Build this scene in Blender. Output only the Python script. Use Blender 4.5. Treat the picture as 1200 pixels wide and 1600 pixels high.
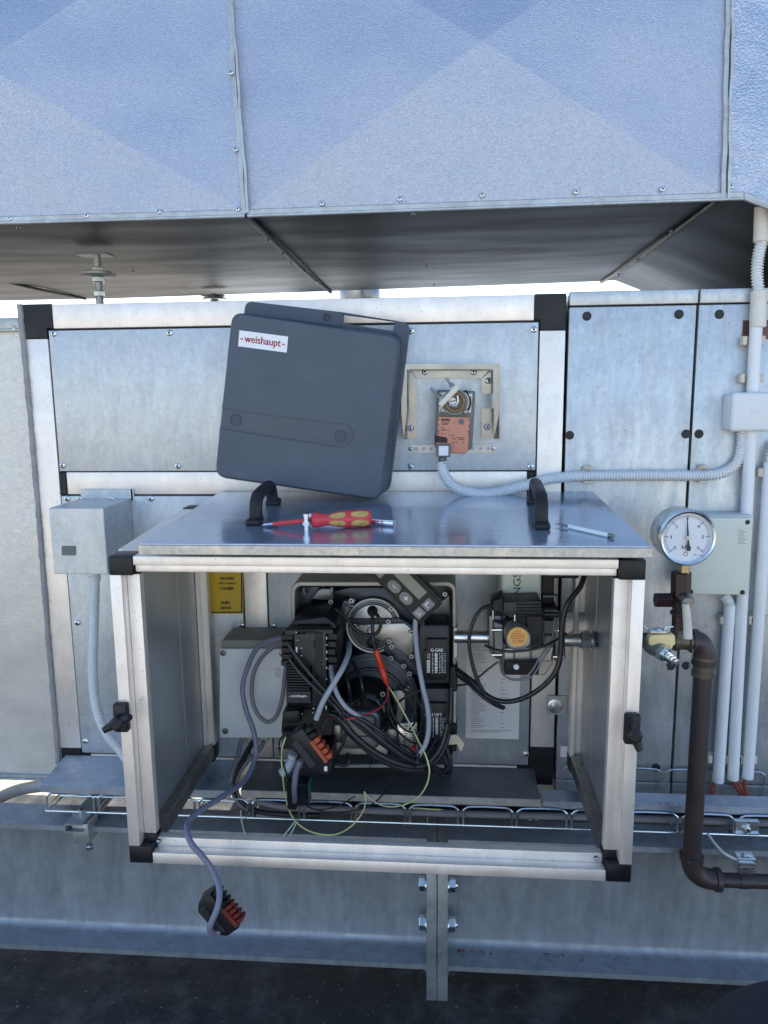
import bpy, bmesh, math, random
from mathutils import Vector, Matrix
random.seed(7)
sc = bpy.context.scene
for o in list(bpy.data.objects): bpy.data.objects.remove(o)
col = sc.collection
# ---------------------------------------------------------------- camera
F, DC, HC = 1160.0, 1.28, 1.13            # focal length in photo pixels, distance to the unit's face, eye height
CAM = Vector((0, -DC, HC))
ROT = (Matrix.Rotation(math.radians(4.5), 3, 'Z') @ Matrix.Rotation(math.radians(90 - 9.3), 3, 'X')
       @ Matrix.Rotation(math.radians(-0.6), 3, 'Z'))
cd = bpy.data.cameras.new('camera'); cam = bpy.data.objects.new('camera', cd); col.objects.link(cam)
cam.matrix_world = Matrix.Translation(CAM) @ ROT.to_4x4()
cd.sensor_fit = 'VERTICAL'; cd.sensor_height = 36; cd.lens = 36 * F / 1600; cd.clip_start = .02; cd.clip_end = 2000
sc.camera = cam
# ---------------------------------------------------------------- sky and sun (sun stands behind the unit, the scene is in its shade)
SUN_EL, SUN_AZ = math.radians(47), math.radians(-22)
w = bpy.data.worlds.new('World'); sc.world = w; w.use_nodes = True
nt = w.node_tree; bg = nt.nodes['Background']
sky = nt.nodes.new('ShaderNodeTexSky'); sky.sky_type = 'NISHITA'; sky.sun_disc = False
sky.sun_elevation = SUN_EL; sky.sun_rotation = SUN_AZ; sky.altitude = 200; sky.air_density = 1.0; sky.dust_density = .8; sky.ozone_density = 1.2
nt.links.new(sky.outputs[0], bg.inputs[0]); bg.inputs[1].default_value = .13
sd = bpy.data.lights.new('sun', 'SUN'); sd.energy = 4.2; sd.angle = math.radians(.5); sd.color = (1, .94, .85)
sun = bpy.data.objects.new('sun', sd); col.objects.link(sun)
sv = Vector((math.sin(SUN_AZ) * math.cos(SUN_EL), math.cos(SUN_AZ) * math.cos(SUN_EL), math.sin(SUN_EL)))
sun.rotation_euler = sv.to_track_quat('Z', 'Y').to_euler(); sun.location = sv * 20
sc.view_settings.view_transform = 'Standard'; sc.view_settings.look = 'None'; sc.view_settings.gamma = 1
sc.view_settings.use_curve_mapping = False
sc.view_settings.exposure = 1.38
sc.render.resolution_x = 768; sc.render.resolution_y = 1024
sc.render.engine = 'CYCLES'
# ---------------------------------------------------------------- layout: a photo pixel on a known plane gives a point of the place
def ray(x, y): return ROT @ Vector(((x - 600) / F, (800 - y) / F, -1))
def P(x, y, Y):
    d = ray(x, y); return CAM + d * ((Y - CAM.y) / d.y)
def PN(x, y, o, n):
    d = ray(x, y); return CAM + d * ((o - CAM).dot(n) / d.dot(n))
def PX(Y): return (Y + DC) / F            # metres per pixel at depth Y
V = Vector
# ---------------------------------------------------------------- materials
MATS = {}
def pm(name, c, rough=.5, metal=0., var=.12, scale=30, bump=0., bscale=200, stretch=(1, 1, 1), rvar=.1, spec=.5, coat=0.,
       spangle=0., sscale=90, blot=0., blotc=None, bscale2=6, bdist=.0008, spk=0., spkc=(.12, .10, .08), spks=260, spkt=.70, dent=0., dscale=4.):
    m = bpy.data.materials.new(name); m.use_nodes = True; t = m.node_tree; n = t.nodes; L = t.links.new
    b = n['Principled BSDF']; tc = n.new('ShaderNodeTexCoord'); mp = n.new('ShaderNodeMapping'); mp.inputs['Scale'].default_value = stretch
    geo = n.new('ShaderNodeNewGeometry')
    L(geo.outputs['Position'], mp.inputs[0])
    nz = n.new('ShaderNodeTexNoise'); nz.inputs['Scale'].default_value = scale; nz.inputs['Detail'].default_value = 6; nz.inputs['Roughness'].default_value = .65
    L(mp.outputs[0], nz.inputs['Vector'])
    r = n.new('ShaderNodeMapRange'); r.inputs['From Min'].default_value = .3; r.inputs['From Max'].default_value = .7
    r.inputs['To Min'].default_value = 1 - var; r.inputs['To Max'].default_value = 1 + var; L(nz.outputs['Fac'], r.inputs['Value'])
    cur = r.outputs[0]
    if spangle:
        vo = n.new('ShaderNodeTexVoronoi'); vo.inputs['Scale'].default_value = sscale; L(geo.outputs['Position'], vo.inputs['Vector'])
        sp = n.new('ShaderNodeSeparateColor'); L(vo.outputs['Color'], sp.inputs[0])
        r2 = n.new('ShaderNodeMapRange'); r2.inputs['To Min'].default_value = 1 - spangle; r2.inputs['To Max'].default_value = 1 + spangle
        L(sp.outputs[0], r2.inputs['Value'])
        mu = n.new('ShaderNodeMath'); mu.operation = 'MULTIPLY'; L(cur, mu.inputs[0]); L(r2.outputs[0], mu.inputs[1]); cur = mu.outputs[0]
    vm = n.new('ShaderNodeVectorMath'); vm.operation = 'SCALE'; vm.inputs[0].default_value = c[:3]; L(cur, vm.inputs['Scale'])
    colout = vm.outputs[0]
    if blot:
        n2 = n.new('ShaderNodeTexNoise'); n2.inputs['Scale'].default_value = bscale2; n2.inputs['Detail'].default_value = 8; n2.inputs['Roughness'].default_value = .7
        L(geo.outputs['Position'], n2.inputs['Vector'])
        rr = n.new('ShaderNodeMapRange'); rr.inputs['From Min'].default_value = .5; rr.inputs['From Max'].default_value = .68
        rr.inputs['To Max'].default_value = blot; L(n2.outputs['Fac'], rr.inputs['Value'])
        mx = n.new('ShaderNodeMix'); mx.data_type = 'RGBA'; L(rr.outputs[0], mx.inputs['Factor']); L(colout, mx.inputs['A'])
        mx.inputs['B'].default_value = (*blotc, 1); colout = mx.outputs['Result']
    if spk:
        n4 = n.new('ShaderNodeTexNoise'); n4.inputs['Scale'].default_value = spks; n4.inputs['Detail'].default_value = 2; L(geo.outputs['Position'], n4.inputs['Vector'])
        r4 = n.new('ShaderNodeMapRange'); r4.inputs['From Min'].default_value = spkt; r4.inputs['From Max'].default_value = spkt + .03; r4.inputs['To Max'].default_value = spk
        L(n4.outputs['Fac'], r4.inputs['Value']); m4 = n.new('ShaderNodeMix'); m4.data_type = 'RGBA'; L(r4.outputs[0], m4.inputs['Factor']); L(colout, m4.inputs['A'])
        m4.inputs['B'].default_value = (*spkc, 1); colout = m4.outputs['Result']
    L(colout, b.inputs['Base Color'])
    r3 = n.new('ShaderNodeMapRange'); r3.inputs['From Min'].default_value = .3; r3.inputs['From Max'].default_value = .7
    r3.inputs['To Min'].default_value = max(.02, rough - rvar); r3.inputs['To Max'].default_value = min(1, rough + rvar)
    n3 = n.new('ShaderNodeTexNoise'); n3.inputs['Scale'].default_value = scale * .37; n3.inputs['Detail'].default_value = 5; L(mp.outputs[0], n3.inputs['Vector'])
    L(n3.outputs['Fac'], r3.inputs['Value']); L(r3.outputs[0], b.inputs['Roughness'])
    b.inputs['Metallic'].default_value = metal; b.inputs['Specular IOR Level'].default_value = spec; b.inputs['Coat Weight'].default_value = coat
    if bump:
        nb = n.new('ShaderNodeTexNoise'); nb.inputs['Scale'].default_value = bscale; nb.inputs['Detail'].default_value = 3; L(mp.outputs[0], nb.inputs['Vector'])
        bp = n.new('ShaderNodeBump'); bp.inputs['Strength'].default_value = bump; bp.inputs['Distance'].default_value = bdist
        L(nb.outputs['Fac'], bp.inputs['Height']); L(bp.outputs[0], b.inputs['Normal'])
    if dent:
        nd = n.new('ShaderNodeTexNoise'); nd.inputs['Scale'].default_value = dscale; nd.inputs['Detail'].default_value = 2; L(geo.outputs['Position'], nd.inputs['Vector'])
        bd = n.new('ShaderNodeBump'); bd.inputs['Strength'].default_value = 1; bd.inputs['Distance'].default_value = dent; L(nd.outputs['Fac'], bd.inputs['Height'])
        if bump: L(bp.outputs[0], bd.inputs['Normal'])
        L(bd.outputs[0], b.inputs['Normal'])
    MATS[name] = m; return m
M = MATS
pm('duct_zinc', (.41, .45, .54), .40, 1, .16, 600, .85, 620, rvar=.08, spangle=.05, sscale=300, bdist=.0012, dent=.022, dscale=3.)
pm('duct_zinc_coarse', (.41, .45, .54), .38, 1, .14, 360, .8, 330, rvar=.1, spangle=.06, sscale=160, bdist=.0017, dent=.012, dscale=8.)
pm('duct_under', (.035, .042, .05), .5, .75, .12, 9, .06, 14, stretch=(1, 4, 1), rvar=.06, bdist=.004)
pm('left_duct_zinc', (.60, .60, .59), .5, .75, .10, 300, .28, 220, stretch=(1, 1, 1.6), rvar=.08, bdist=.0012, dent=.005, dscale=7.)
pm('panel_zinc', (.57, .60, .62), .52, .72, .07, 50, .12, 120, stretch=(2.5, 1, .7), rvar=.08, spangle=.05, sscale=150, blot=.12, blotc=(.45, .46, .46), bscale2=7, spk=.25, spks=130, spkt=.72, dent=.008, dscale=5.)
pm('cabinet_zinc', (.52, .55, .58), .46, .78, .10, 45, .15, 90, stretch=(2.5, 1, .6), rvar=.1, spangle=.06, sscale=130, blot=.2, blotc=(.40, .42, .44), bscale2=8, spk=.3, spks=110, spkt=.71, dent=.010, dscale=4.)
pm('lid_zinc', (.46, .54, .66), .17, .75, .08, 60, .05, 40, stretch=(1, 5, 1), rvar=.06, blot=.2, blotc=(.40, .46, .56), bscale2=10, bdist=.002, spk=.3, spks=150, spkt=.72, dent=.003, dscale=5.)
pm('lid_edge', (.55, .55, .53), .5, 1, .25, 120, .5, 200, rvar=.1, blot=.5, blotc=(.33, .33, .31), bscale2=60)
pm('dull_zinc', (.46, .48, .49), .5, .75, .15, 40, .2, 150, rvar=.1, spangle=.07, sscale=110, blot=.3, blotc=(.35, .36, .36), bscale2=14)
pm('hood_sheet', (.40, .43, .45), .36, .55, .08, 30, .06, 100, stretch=(1, 1, .4), rvar=.06)
pm('beam_zinc', (.325, .35, .385), .52, .6, .16, 22, .25, 180, rvar=.1, spangle=.05, sscale=60, blot=.3, blotc=(.25, .27, .29), bscale2=20, stretch=(2.5, 2.5, .6), spk=.4, spks=120, spkt=.70, spkc=(.12, .11, .10))
pm('tray_zinc', (.40, .46, .55), .45, .75, .12, 40, .15, 120, rvar=.1, spangle=.06, sscale=100, blot=.3, blotc=(.40, .41, .41), bscale2=20)
pm('dark_cover', (.15, .16, .16), .45, .4, .15, 40, .1, 150, rvar=.1, blot=.3, blotc=(.15, .155, .15), bscale2=18)
pm('aluminium', (.92, .85, .79), .52, .72, .07, 40, .12, 160, stretch=(1, 1, .5), rvar=.06, blot=.22, blotc=(.62, .58, .54), bscale2=28, spk=.35, spks=230, spkt=.70, dent=.002, dscale=12.)
pm('aluminium_dull', (.35, .33, .31), .42, 1, .2, 60, .2, 160, rvar=.1, blot=.5, blotc=(.2, .18, .16), bscale2=40)
pm('stainless', (.25, .25, .26), .2, 1, .06, 60, .08, 40, rvar=.08, bdist=.002)
pm('chrome', (.80, .80, .80), .12, 1, .03, 60, rvar=.04)
pm('bright_zinc', (.72, .74, .74), .27, 1, .08, 90, rvar=.07)
pm('steel_dark', (.27, .27, .26), .4, .9, .15, 80, .15, 300, rvar=.1)
pm('black_plastic', (.009, .010, .013), .42, 0, .15, 80, .1, 500, rvar=.08, blot=.3, blotc=(.02, .021, .023), bscale2=30, spec=.35)
pm('black_gloss', (.010, .011, .013), .16, 0, .1, 50, rvar=.05)
pm('grey_plastic_black', (.017, .018, .022), .48, 0, .1, 60, .1, 600, rvar=.06)
pm('rubber_black', (.010, .010, .013), .55, 0, .15, 60, rvar=.08)
pm('gasket_black', (.012, .012, .013), .7, 0, .1, 60)
pm('burner_cover_grey', (.070, .085, .113), .46, 0, .09, 14, .18, 900, rvar=.09, blot=.35, blotc=(.055, .067, .09), bscale2=22, spk=.35, spks=70, spkt=.70, spkc=(.10, .105, .115))
pm('burner_rim_grey', (.055, .07, .10), .5, 0, .08, 14, .15, 900, rvar=.06)
pm('white_plastic', (.80, .81, .82), .42, 0, .03, 30, rvar=.05)
pm('junction_white', (.72, .74, .76), .45, 0, .03, 20, rvar=.05)
pm('ivory_plastic', (.62, .56, .46), .5, 0, .1, 60, rvar=.06)
pm('grey_green_plastic', (.66, .69, .61), .5, 0, .04, 30, rvar=.06, blot=.2, blotc=(.60, .63, .56), bscale2=20)
pm('grey_box_plastic', (.68, .69, .69), .5, 0, .04, 30, rvar=.06)
pm('grey_box_rim', (.23, .23, .20), .55, 0, .1, 50, rvar=.06)
pm('conduit_grey', (.62, .64, .66), .5, 0, .05, 40, rvar=.05)
pm('conduit_white', (.74, .76, .78), .5, 0, .04, 40, rvar=.05)
pm('pipe_white', (.78, .80, .83), .38, 0, .03, 30, rvar=.05)
pm('coupling_ivory', (.72, .69, .62), .45, 0, .06, 50, rvar=.05)
pm('cable_grey', (.17, .17, .19), .5, 0, .08, 60, rvar=.06)
pm('cable_lavender', (.18, .18, .25), .45, 0, .08, 60, rvar=.06)
pm('cable_lightgrey', (.30, .32, .37), .45, 0, .06, 60, rvar=.06)
pm('cable_black', (.014, .015, .017), .38, 0, .1, 60, rvar=.06)
pm('wire_yellowgreen', (.62, .66, .30), .45, 0, .2, 60, rvar=.05)
pm('wire_palegreen', (.40, .52, .42), .45, 0, .2, 60, rvar=.05)
pm('wire_red', (.50, .03, .06), .4, 0, .06, 60, rvar=.05)
pm('cable_brick', (.36, .08, .05), .5, 0, .1, 60, rvar=.05)
pm('red_connector', (.60, .045, .02), .35, 0, .06, 60, rvar=.05)
pm('red_plastic', (.66, .045, .06), .36, 0, .08, 70, rvar=.06)
pm('terminal_red', (.15, .02, .012), .45, 0, .1, 80, rvar=.05)
pm('terminal_orange', (.38, .07, .03), .45, 0, .1, 80, rvar=.05)
pm('yellow_handle', (.50, .33, .10), .5, 0, .5, 160, .3, 300, rvar=.08)
pm('valve_yellow', (.86, .68, .33), .45, 0, .1, 60, rvar=.06)
pm('sign_yellow', (.62, .40, .03), .45, 0, .05, 40, rvar=.05)
pm('label_yellow', (.72, .43, .10), .4, 0, .05, 40, rvar=.05)
pm('actuator_orange', (.58, .235, .155), .5, 0, .05, 40, rvar=.05)
pm('actuator_grey', (.14, .15, .155), .5, 0, .08, 40, rvar=.06)
pm('brass_brown', (.20, .12, .065), .4, .6, .15, 100, rvar=.08)
pm('brass_plain', (.42, .32, .18), .35, 1, .12, 100, rvar=.08)
pm('pipe_brown', (.045, .033, .034), .42, 0, .15, 40, .15, 200, rvar=.08, blot=.4, blotc=(.065, .048, .043), bscale2=25)
pm('fitting_oxide', (.032, .008, .010), .38, 0, .25, 90, .3, 250, rvar=.08)
pm('fitting_bronze', (.13, .105, .08), .42, .5, .2, 60, .25, 200, rvar=.1)
pm('lever_cream', (.66, .62, .54), .5, 0, .08, 80, rvar=.06)
pm('cast_dark', (.045, .053, .068), .42, .35, .2, 50, .3, 350, rvar=.1)
pm('cast_mid', (.17, .18, .19), .42, .7, .18, 50, .3, 350, rvar=.1)
pm('cast_light', (.44, .43, .41), .4, .9, .2, 40, .2, 300, rvar=.12, blot=.35, blotc=(.30, .29, .27), bscale2=40)
pm('cast_rim', (.33, .33, .31), .48, .6, .1, 60, .15, 300, rvar=.08)
pm('ceramic', (.82, .86, .84), .18, 0, .03, 60, rvar=.04)
pm('dial_white', (.74, .77, .82), .4, 0, .02, 20, rvar=.03)
pm('print_black', (.015, .015, .018), .5, 0, .05, 50)
pm('print_white', (.78, .78, .78), .5, 0, .03, 50)
pm('print_grey', (.25, .25, .26), .5, 0, .03, 50)
pm('print_red', (.55, .03, .05), .5, 0, .05, 50)
pm('print_faint', (.42, .34, .33), .5, 0, .05, 50)
pm('paper', (.84, .80, .78), .55, 0, .03, 30)
pm('sticker_brown', (.14, .06, .05), .45, 0, .1, 40)
pm('lcd', (.20, .23, .19), .25, 0, .03, 30, rvar=.03)
pm('button_grey', (.20, .20, .205), .5, 0, .05, 60)
pm('circuit_green', (.02, .13, .08), .4, 0, .2, 90)
pm('masking_tape', (.62, .55, .38), .6, 0, .1, 60)
pm('sealant', (.30, .29, .30), .6, 0, .15, 60, .6, 90, rvar=.05, bdist=.003)
pm('trouser_navy', (.012, .014, .022), .85, 0, .2, 200, .4, 600)
pm('shoe_black', (.01, .01, .011), .5, 0, .15, 100)
pm('rust', (.20, .08, .03), .8, .1, .4, 90, .5, 200)
pm('bitumen', (.020, .022, .025), .78, 0, .3, 60, .8, 220, rvar=.12, spec=.3, blot=.8, blotc=(.085, .09, .094), bscale2=7, bdist=.002, spk=.7, spkc=(.25, .25, .24), spks=140, spkt=.71)
pm('gravel', (.46, .42, .36), .9, 0, .45, 70, 1., 60, rvar=.05, spec=.2, blot=.6, blotc=(.25, .21, .15), bscale2=16, bdist=.01)
# glass for the dial
g = bpy.data.materials.new('dial_glass'); g.use_nodes = True
gb = g.node_tree.nodes['Principled BSDF']; gb.inputs['Transmission Weight'].default_value = 1; gb.inputs['Roughness'].default_value = .02
gb.inputs['IOR'].default_value = 1.45; M['dial_glass'] = g
# ---------------------------------------------------------------- mesh helpers
class MB:
    def __init__(s): s.v = []; s.f = []; s.mi = []; s.mats = []
    def _mi(s, m):
        if m is None: return 0
        if m not in s.mats: s.mats.append(m)
        return s.mats.index(m)
    def bm(s, b, bev=0, seg=1, m=None, ang=30):
        if bev:
            b.normal_update()
            es = [e for e in b.edges if len(e.link_faces) == 2 and e.calc_face_angle(0) > math.radians(ang)]
            if es: bmesh.ops.bevel(b, geom=es, offset=bev, segments=seg, affect='EDGES', clamp_overlap=True, profile=.5)
        b.verts.index_update(); k = len(s.v); i = s._mi(m)
        s.v += [tuple(v.co) for v in b.verts]
        for f in b.faces: s.f.append(tuple(k + v.index for v in f.verts)); s.mi.append(i)
        b.free(); return s
    def box(s, p0, p1, bev=0, seg=1, m=None, rot=None, piv=None):
        b = bmesh.new(); bmesh.ops.create_cube(b, size=1)
        p0 = V(p0); p1 = V(p1); c = (p0 + p1) / 2; d = p1 - p0
        for v in b.verts: v.co = V((v.co.x * abs(d.x), v.co.y * abs(d.y), v.co.z * abs(d.z))) + c
        if rot is not None:
            piv = V(piv) if piv is not None else c
            for v in b.verts: v.co = piv + rot @ (v.co - piv)
        return s.bm(b, bev, seg, m)
    def pbox(s, x0, y0, x1, y1, Y, th, bev=0, seg=1, m=None):           # upright box from its photo outline, front at Y
        a = P(x0, (y0 + y1) / 2, Y); c = P(x1, (y0 + y1) / 2, Y); t = P((x0 + x1) / 2, y0, Y); u = P((x0 + x1) / 2, y1, Y)
        return s.box((a.x, Y, u.z), (c.x, Y + th, t.z), bev, seg, m)
    def obox(s, o, u, vv, n, du, dv, dn, bev=0, seg=1, m=None):         # oriented box centred on o
        b = bmesh.new(); bmesh.ops.create_cube(b, size=1)
        for v in b.verts: v.co = V(o) + u * (v.co.x * du) + vv * (v.co.y * dv) + n * (v.co.z * dn)
        bmesh.ops.recalc_face_normals(b, faces=b.faces)
        return s.bm(b, bev, seg, m)
    def poly(s, pts, ext, bev=0, seg=1, m=None, holes=()):              # polygon (world points) extruded by vector ext
        b = bmesh.new(); es = []
        for loop in [pts, *holes]:
            vs = [b.verts.new(p) for p in loop]
            for i in range(len(vs)): es.append(b.edges.new((vs[i], vs[(i + 1) % len(vs)])))
        if holes: bmesh.ops.triangle_fill(b, use_beauty=True, use_dissolve=False, edges=es)
        else: b.faces.new([v for v in b.verts])
        r = bmesh.ops.extrude_face_region(b, geom=list(b.faces))
        for g_ in r['geom']:
            if isinstance(g_, bmesh.types.BMVert): g_.co += V(ext)
        bmesh.ops.recalc_face_normals(b, faces=b.faces)
        return s.bm(b, bev, seg, m)
    def ppoly(s, px, Y, th, bev=0, seg=1, m=None, holes=()):            # photo outline, front at Y, th deep
        return s.poly([P(x, y, Y) for x, y in px], (0, th, 0), bev, seg, m, [[P(x, y, Y) for x, y in h] for h in holes])
    def loft(s, loops, cap0=True, cap1=True, closed=True, m=None):
        k = len(s.v); n = len(loops[0]); i = s._mi(m)
        for lp in loops: s.v += [tuple(p) for p in lp]
        for a in range(len(loops) - 1):
            for j in range(n if closed else n - 1):
                q = (k + a * n + j, k + a * n + (j + 1) % n, k + (a + 1) * n + (j + 1) % n, k + (a + 1) * n + j)
                s.f.append(q); s.mi.append(i)
        if cap0: s.f.append(tuple(k + j for j in range(n - 1, -1, -1))); s.mi.append(i)
        if cap1: s.f.append(tuple(k + (len(loops) - 1) * n + j for j in range(n))); s.mi.append(i)
        return s
    def lathe(s, o, ax, prof, n=20, m=None, cap=True):                  # profile of (radius, height along ax)
        ax = V(ax).normalized(); u = ax.orthogonal().normalized(); w_ = ax.cross(u); o = V(o)
        loops = [[o + ax * h + (u * math.cos(2 * math.pi * j / n) + w_ * math.sin(2 * math.pi * j / n)) * r for j in range(n)] for r, h in prof]
        return s.loft(loops, cap, cap, True, m)
    def cyl(s, a, b_, r, n=16, m=None, r1=None):
        a = V(a); b_ = V(b_); L = (b_ - a).length; return s.lathe(a, b_ - a, [(r, 0), (r if r1 is None else r1, L)], n, m)
    def hexa(s, a, b_, r, m=None, c=.12):
        a = V(a); b_ = V(b_); L = (b_ - a).length; e = min(L * .15, r * c)
        return s.lathe(a, b_ - a, [(r * .9, 0), (r, e), (r, L - e), (r * .9, L)], 6, m)
    def tube(s, pts, r, n=8, m=None, cap=True, rf=None):
        pts = [V(p) for p in pts]; loops = []; up = None
        for i, p in enumerate(pts):
            t = (pts[min(i + 1, len(pts) - 1)] - pts[max(i - 1, 0)])
            if t.length < 1e-9: t = V((0, 0, 1))
            t.normalize()
            if up is None: up = t.orthogonal().normalized()
            up = up - t * up.dot(t)
            up = up.normalized() if up.length > 1e-6 else t.orthogonal().normalized()
            w_ = t.cross(up); rr = rf(i) if rf else r
            loops.append([p + (up * math.cos(2 * math.pi * j / n) + w_ * math.sin(2 * math.pi * j / n)) * rr for j in range(n)])
        return s.loft(loops, cap, cap, True, m)
    def mesh(s, name, mat, off=V((0, 0, 0)), ang=35):
        me = bpy.data.meshes.new(name); o = V(off)
        me.from_pydata([(x - o.x, y - o.y, z - o.z) for x, y, z in s.v], [], s.f)
        ms = s.mats if s.mats else [mat]
        for q in ms: me.materials.append(M[q] if q else M[mat])
        if s.mats: me.polygons.foreach_set('material_index', s.mi)
        me.polygons.foreach_set('use_smooth', [True] * len(me.polygons)); me.set_sharp_from_angle(angle=math.radians(ang)); me.update()
        return me
    def obj(s, name, mat, parent=None, ang=35, label=None):
        root = V(parent['_o']) if parent is not None else V((0, 0, 0))
        o = bpy.data.objects.new(name, s.mesh(name, mat, root, ang)); col.objects.link(o)
        if parent is not None: o.parent = parent; o['_o'] = list(root)
        if label: o['label'] = label
        return o
    def thing(s, name, mat, label, cat, group=None, ang=35, kind=None):  # a thing of one mesh, origin at its base
        n = len(s.v); z = min(v[2] for v in s.v); c = V((sum(v[0] for v in s.v) / n, sum(v[1] for v in s.v) / n, z))
        o = bpy.data.objects.new(name, s.mesh(name, mat, c, ang)); o.location = c; col.objects.link(o); o['_o'] = list(c)
        tag(o, label, cat, group, kind); return o
def tag(o, label=None, cat=None, group=None, kind=None):
    if label: o['label'] = label
    if cat: o['category'] = cat
    if group: o['group'] = group
    if kind: o['kind'] = kind
def thing(name, loc, label, cat, group=None):
    o = bpy.data.objects.new(name, None); o.empty_display_size = .05; o.location = loc; col.objects.link(o); o['_o'] = list(V(loc))
    tag(o, label, cat, group); return o
def structure(o):
    for k in ('label', 'category'):
        if k in o: del o[k]
    o['kind'] = 'structure'; return o
def crom(pts, k=8):
    pts = [V(p) for p in pts]; q = [pts[0] * 2 - pts[1]] + pts + [pts[-1] * 2 - pts[-2]]; out = []
    for i in range(1, len(q) - 2):
        a, b_, c, d = q[i - 1:i + 3]
        for j in range(k):
            t = j / k
            out.append(.5 * ((2 * b_) + (c - a) * t + (2 * a - 5 * b_ + 4 * c - d) * t * t + (3 * b_ - a - 3 * c + d) * t ** 3))
    out.append(pts[-1]); return out
def pts3(px, Y): return [P(p[0], p[1], p[2] if len(p) > 2 else Y) for p in px]
def cable(name, label, px, Y, r, mat, parent=None, k=7, n=8, cat='cable', group=None):
    m = MB().tube(crom(pts3(px, Y), k), r, n)
    if parent is not None: return m.obj(name, mat, parent)
    return m.thing(name, mat, label, cat, group, ang=80)
def corrugated(m, pts, r, pitch=.0046, n=14, depth=.24, mat=None):
    fine = crom(pts, 40); L = [0]
    for a, b_ in zip(fine, fine[1:]): L.append(L[-1] + (b_ - a).length)
    N = int(L[-1] / pitch * 4); out = []; j = 0
    for i in range(N + 1):
        d = L[-1] * i / N
        while j < len(L) - 2 and L[j + 1] < d: j += 1
        t = (d - L[j]) / max(1e-9, L[j + 1] - L[j]); out.append(fine[j].lerp(fine[j + 1], t))
    return m.tube(out, r, n, mat, rf=lambda i: r if i % 4 in (0, 1) else r * (1 - depth))
FONTC = {}
def glyphs(txt):
    if txt not in FONTC:
        c = bpy.data.curves.new('txt', 'FONT'); c.body = txt; c.resolution_u = 3
        o = bpy.data.objects.new('txt', c); col.objects.link(o); dg = bpy.context.evaluated_depsgraph_get(); dg.update()
        me = bpy.data.meshes.new_from_object(o.evaluated_get(dg)); bpy.data.objects.remove(o); bpy.data.curves.remove(c)
        vs = [v.co.copy() for v in me.vertices]; fs = [tuple(p.vertices) for p in me.polygons]; bpy.data.meshes.remove(me)
        x0 = min(v.x for v in vs); x1 = max(v.x for v in vs); y0 = min(v.y for v in vs); y1 = max(v.y for v in vs)
        FONTC[txt] = ([((v.x - x0) / (x1 - x0), (v.y - y0) / max(1e-6, y1 - y0)) for v in vs], fs)
    return FONTC[txt]
def put_text(m, txt, bl, br, tl, mat=None):
    if txt in ('1', 'I'): bl, br, tl = V(bl), V(br), V(tl); c_ = (br - bl) * .3; bl = bl + c_; tl = tl + c_; br = br - c_                              # lettering filling the parallelogram bl, br, tl
    vs, fs = glyphs(txt); k = len(m.v); bl = V(bl); u = V(br) - bl; v_ = V(tl) - bl; i = m._mi(mat)
    for a, b_ in vs: m.v.append(tuple(bl + u * a + v_ * b_))
    for f in fs: m.f.append(tuple(k + q for q in f)); m.mi.append(i)
    return m
def ptext(m, txt, x0, y0, x1, y1, Y, mat=None, bold=0):                  # upright lettering in a photo box (x0,y0 top left)
    put_text(m, txt, P(x0, y1, Y), P(x1, y1, Y), P(x0, y0, Y), mat)
    if bold:
        for s in (-1, 1): put_text(m, txt, P(x0 + bold * s, y1, Y), P(x1 + bold * s, y1, Y), P(x0 + bold * s, y0, Y), mat)
    return m
def quad(m, a, b_, c, d, mat=None):
    k = len(m.v); m.v += [tuple(a), tuple(b_), tuple(c), tuple(d)]; m.f.append((k, k + 1, k + 2, k + 3)); m.mi.append(m._mi(mat)); return m
def pquad(m, x0, y0, x1, y1, Y, mat=None): return quad(m, P(x0, y1, Y), P(x1, y1, Y), P(x1, y0, Y), P(x0, y0, Y), mat)
# shared fasteners
def fastener(r=.0055, kind='pan'):
    m = MB(); ax = (0, -1, 0)
    if kind == 'pan':
        m.lathe((0, .0006, 0), ax, [(r, 0), (r, .0016), (r * .72, .0030), (r * .30, .0034)], 14, 'bright_zinc')
        m.lathe((0, .0006, 0), ax, [(r * .40, .0030), (r * .40, .00385), (r * .1, .0036)], 6, 'print_black')
    elif kind == 'hex':
        m.lathe((0, .0006, 0), ax, [(r * 1.15, 0), (r * 1.15, .0016)], 14, 'bright_zinc'); m.hexa((0, -.001, 0), (0, -.005, 0), r * .72, 'bright_zinc')
        m.lathe((0, -.0049, 0), ax, [(r * .3, 0), (r * .3, .0003)], 6, 'print_black')
    elif kind == 'plug':
        m.lathe((0, .0006, 0), ax, [(r, 0), (r, .0012), (r * .9, .0022)], 20, 'rubber_black')
    elif kind == 'socket':
        m.lathe((0, .0006, 0), ax, [(r, 0), (r, .0038), (r * .9, .0042), (r * .55, .0042)], 16, 'cast_light'); m.lathe((0, -.0035, 0), ax, [(r * .55, 0), (r * .52, .0003)], 12, 'print_black')
    return m.mesh('screw', 'bright_zinc')
SCR = {'pan': fastener(), 'hex': fastener(.0055, 'hex'), 'plug': fastener(.0075, 'plug'), 'small': fastener(.004), 'socket': fastener(.0055, 'socket')}
def screw(parent, p, kind='pan', name='screw', scale=1., n=None):
    o = bpy.data.objects.new(name, SCR[kind]); col.objects.link(o); o.parent = parent; o.location = V(p) - V(parent['_o'])
    o.scale = (scale,) * 3
    q = V((0, -1, 0)).rotation_difference(V(n)) if n is not None else None
    e = Matrix.Rotation(random.uniform(0, 3), 4, 'Y')
    o.rotation_euler = (((q.to_matrix().to_4x4() if q else Matrix.Identity(4)) @ e)).to_euler(); o['_o'] = list(V(p)); return o
def screws(parent, px, Y, kind='pan', name='screw', scale=1.):
    for x, y in px: screw(parent, P(x, y, Y), kind, name, scale)
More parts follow.
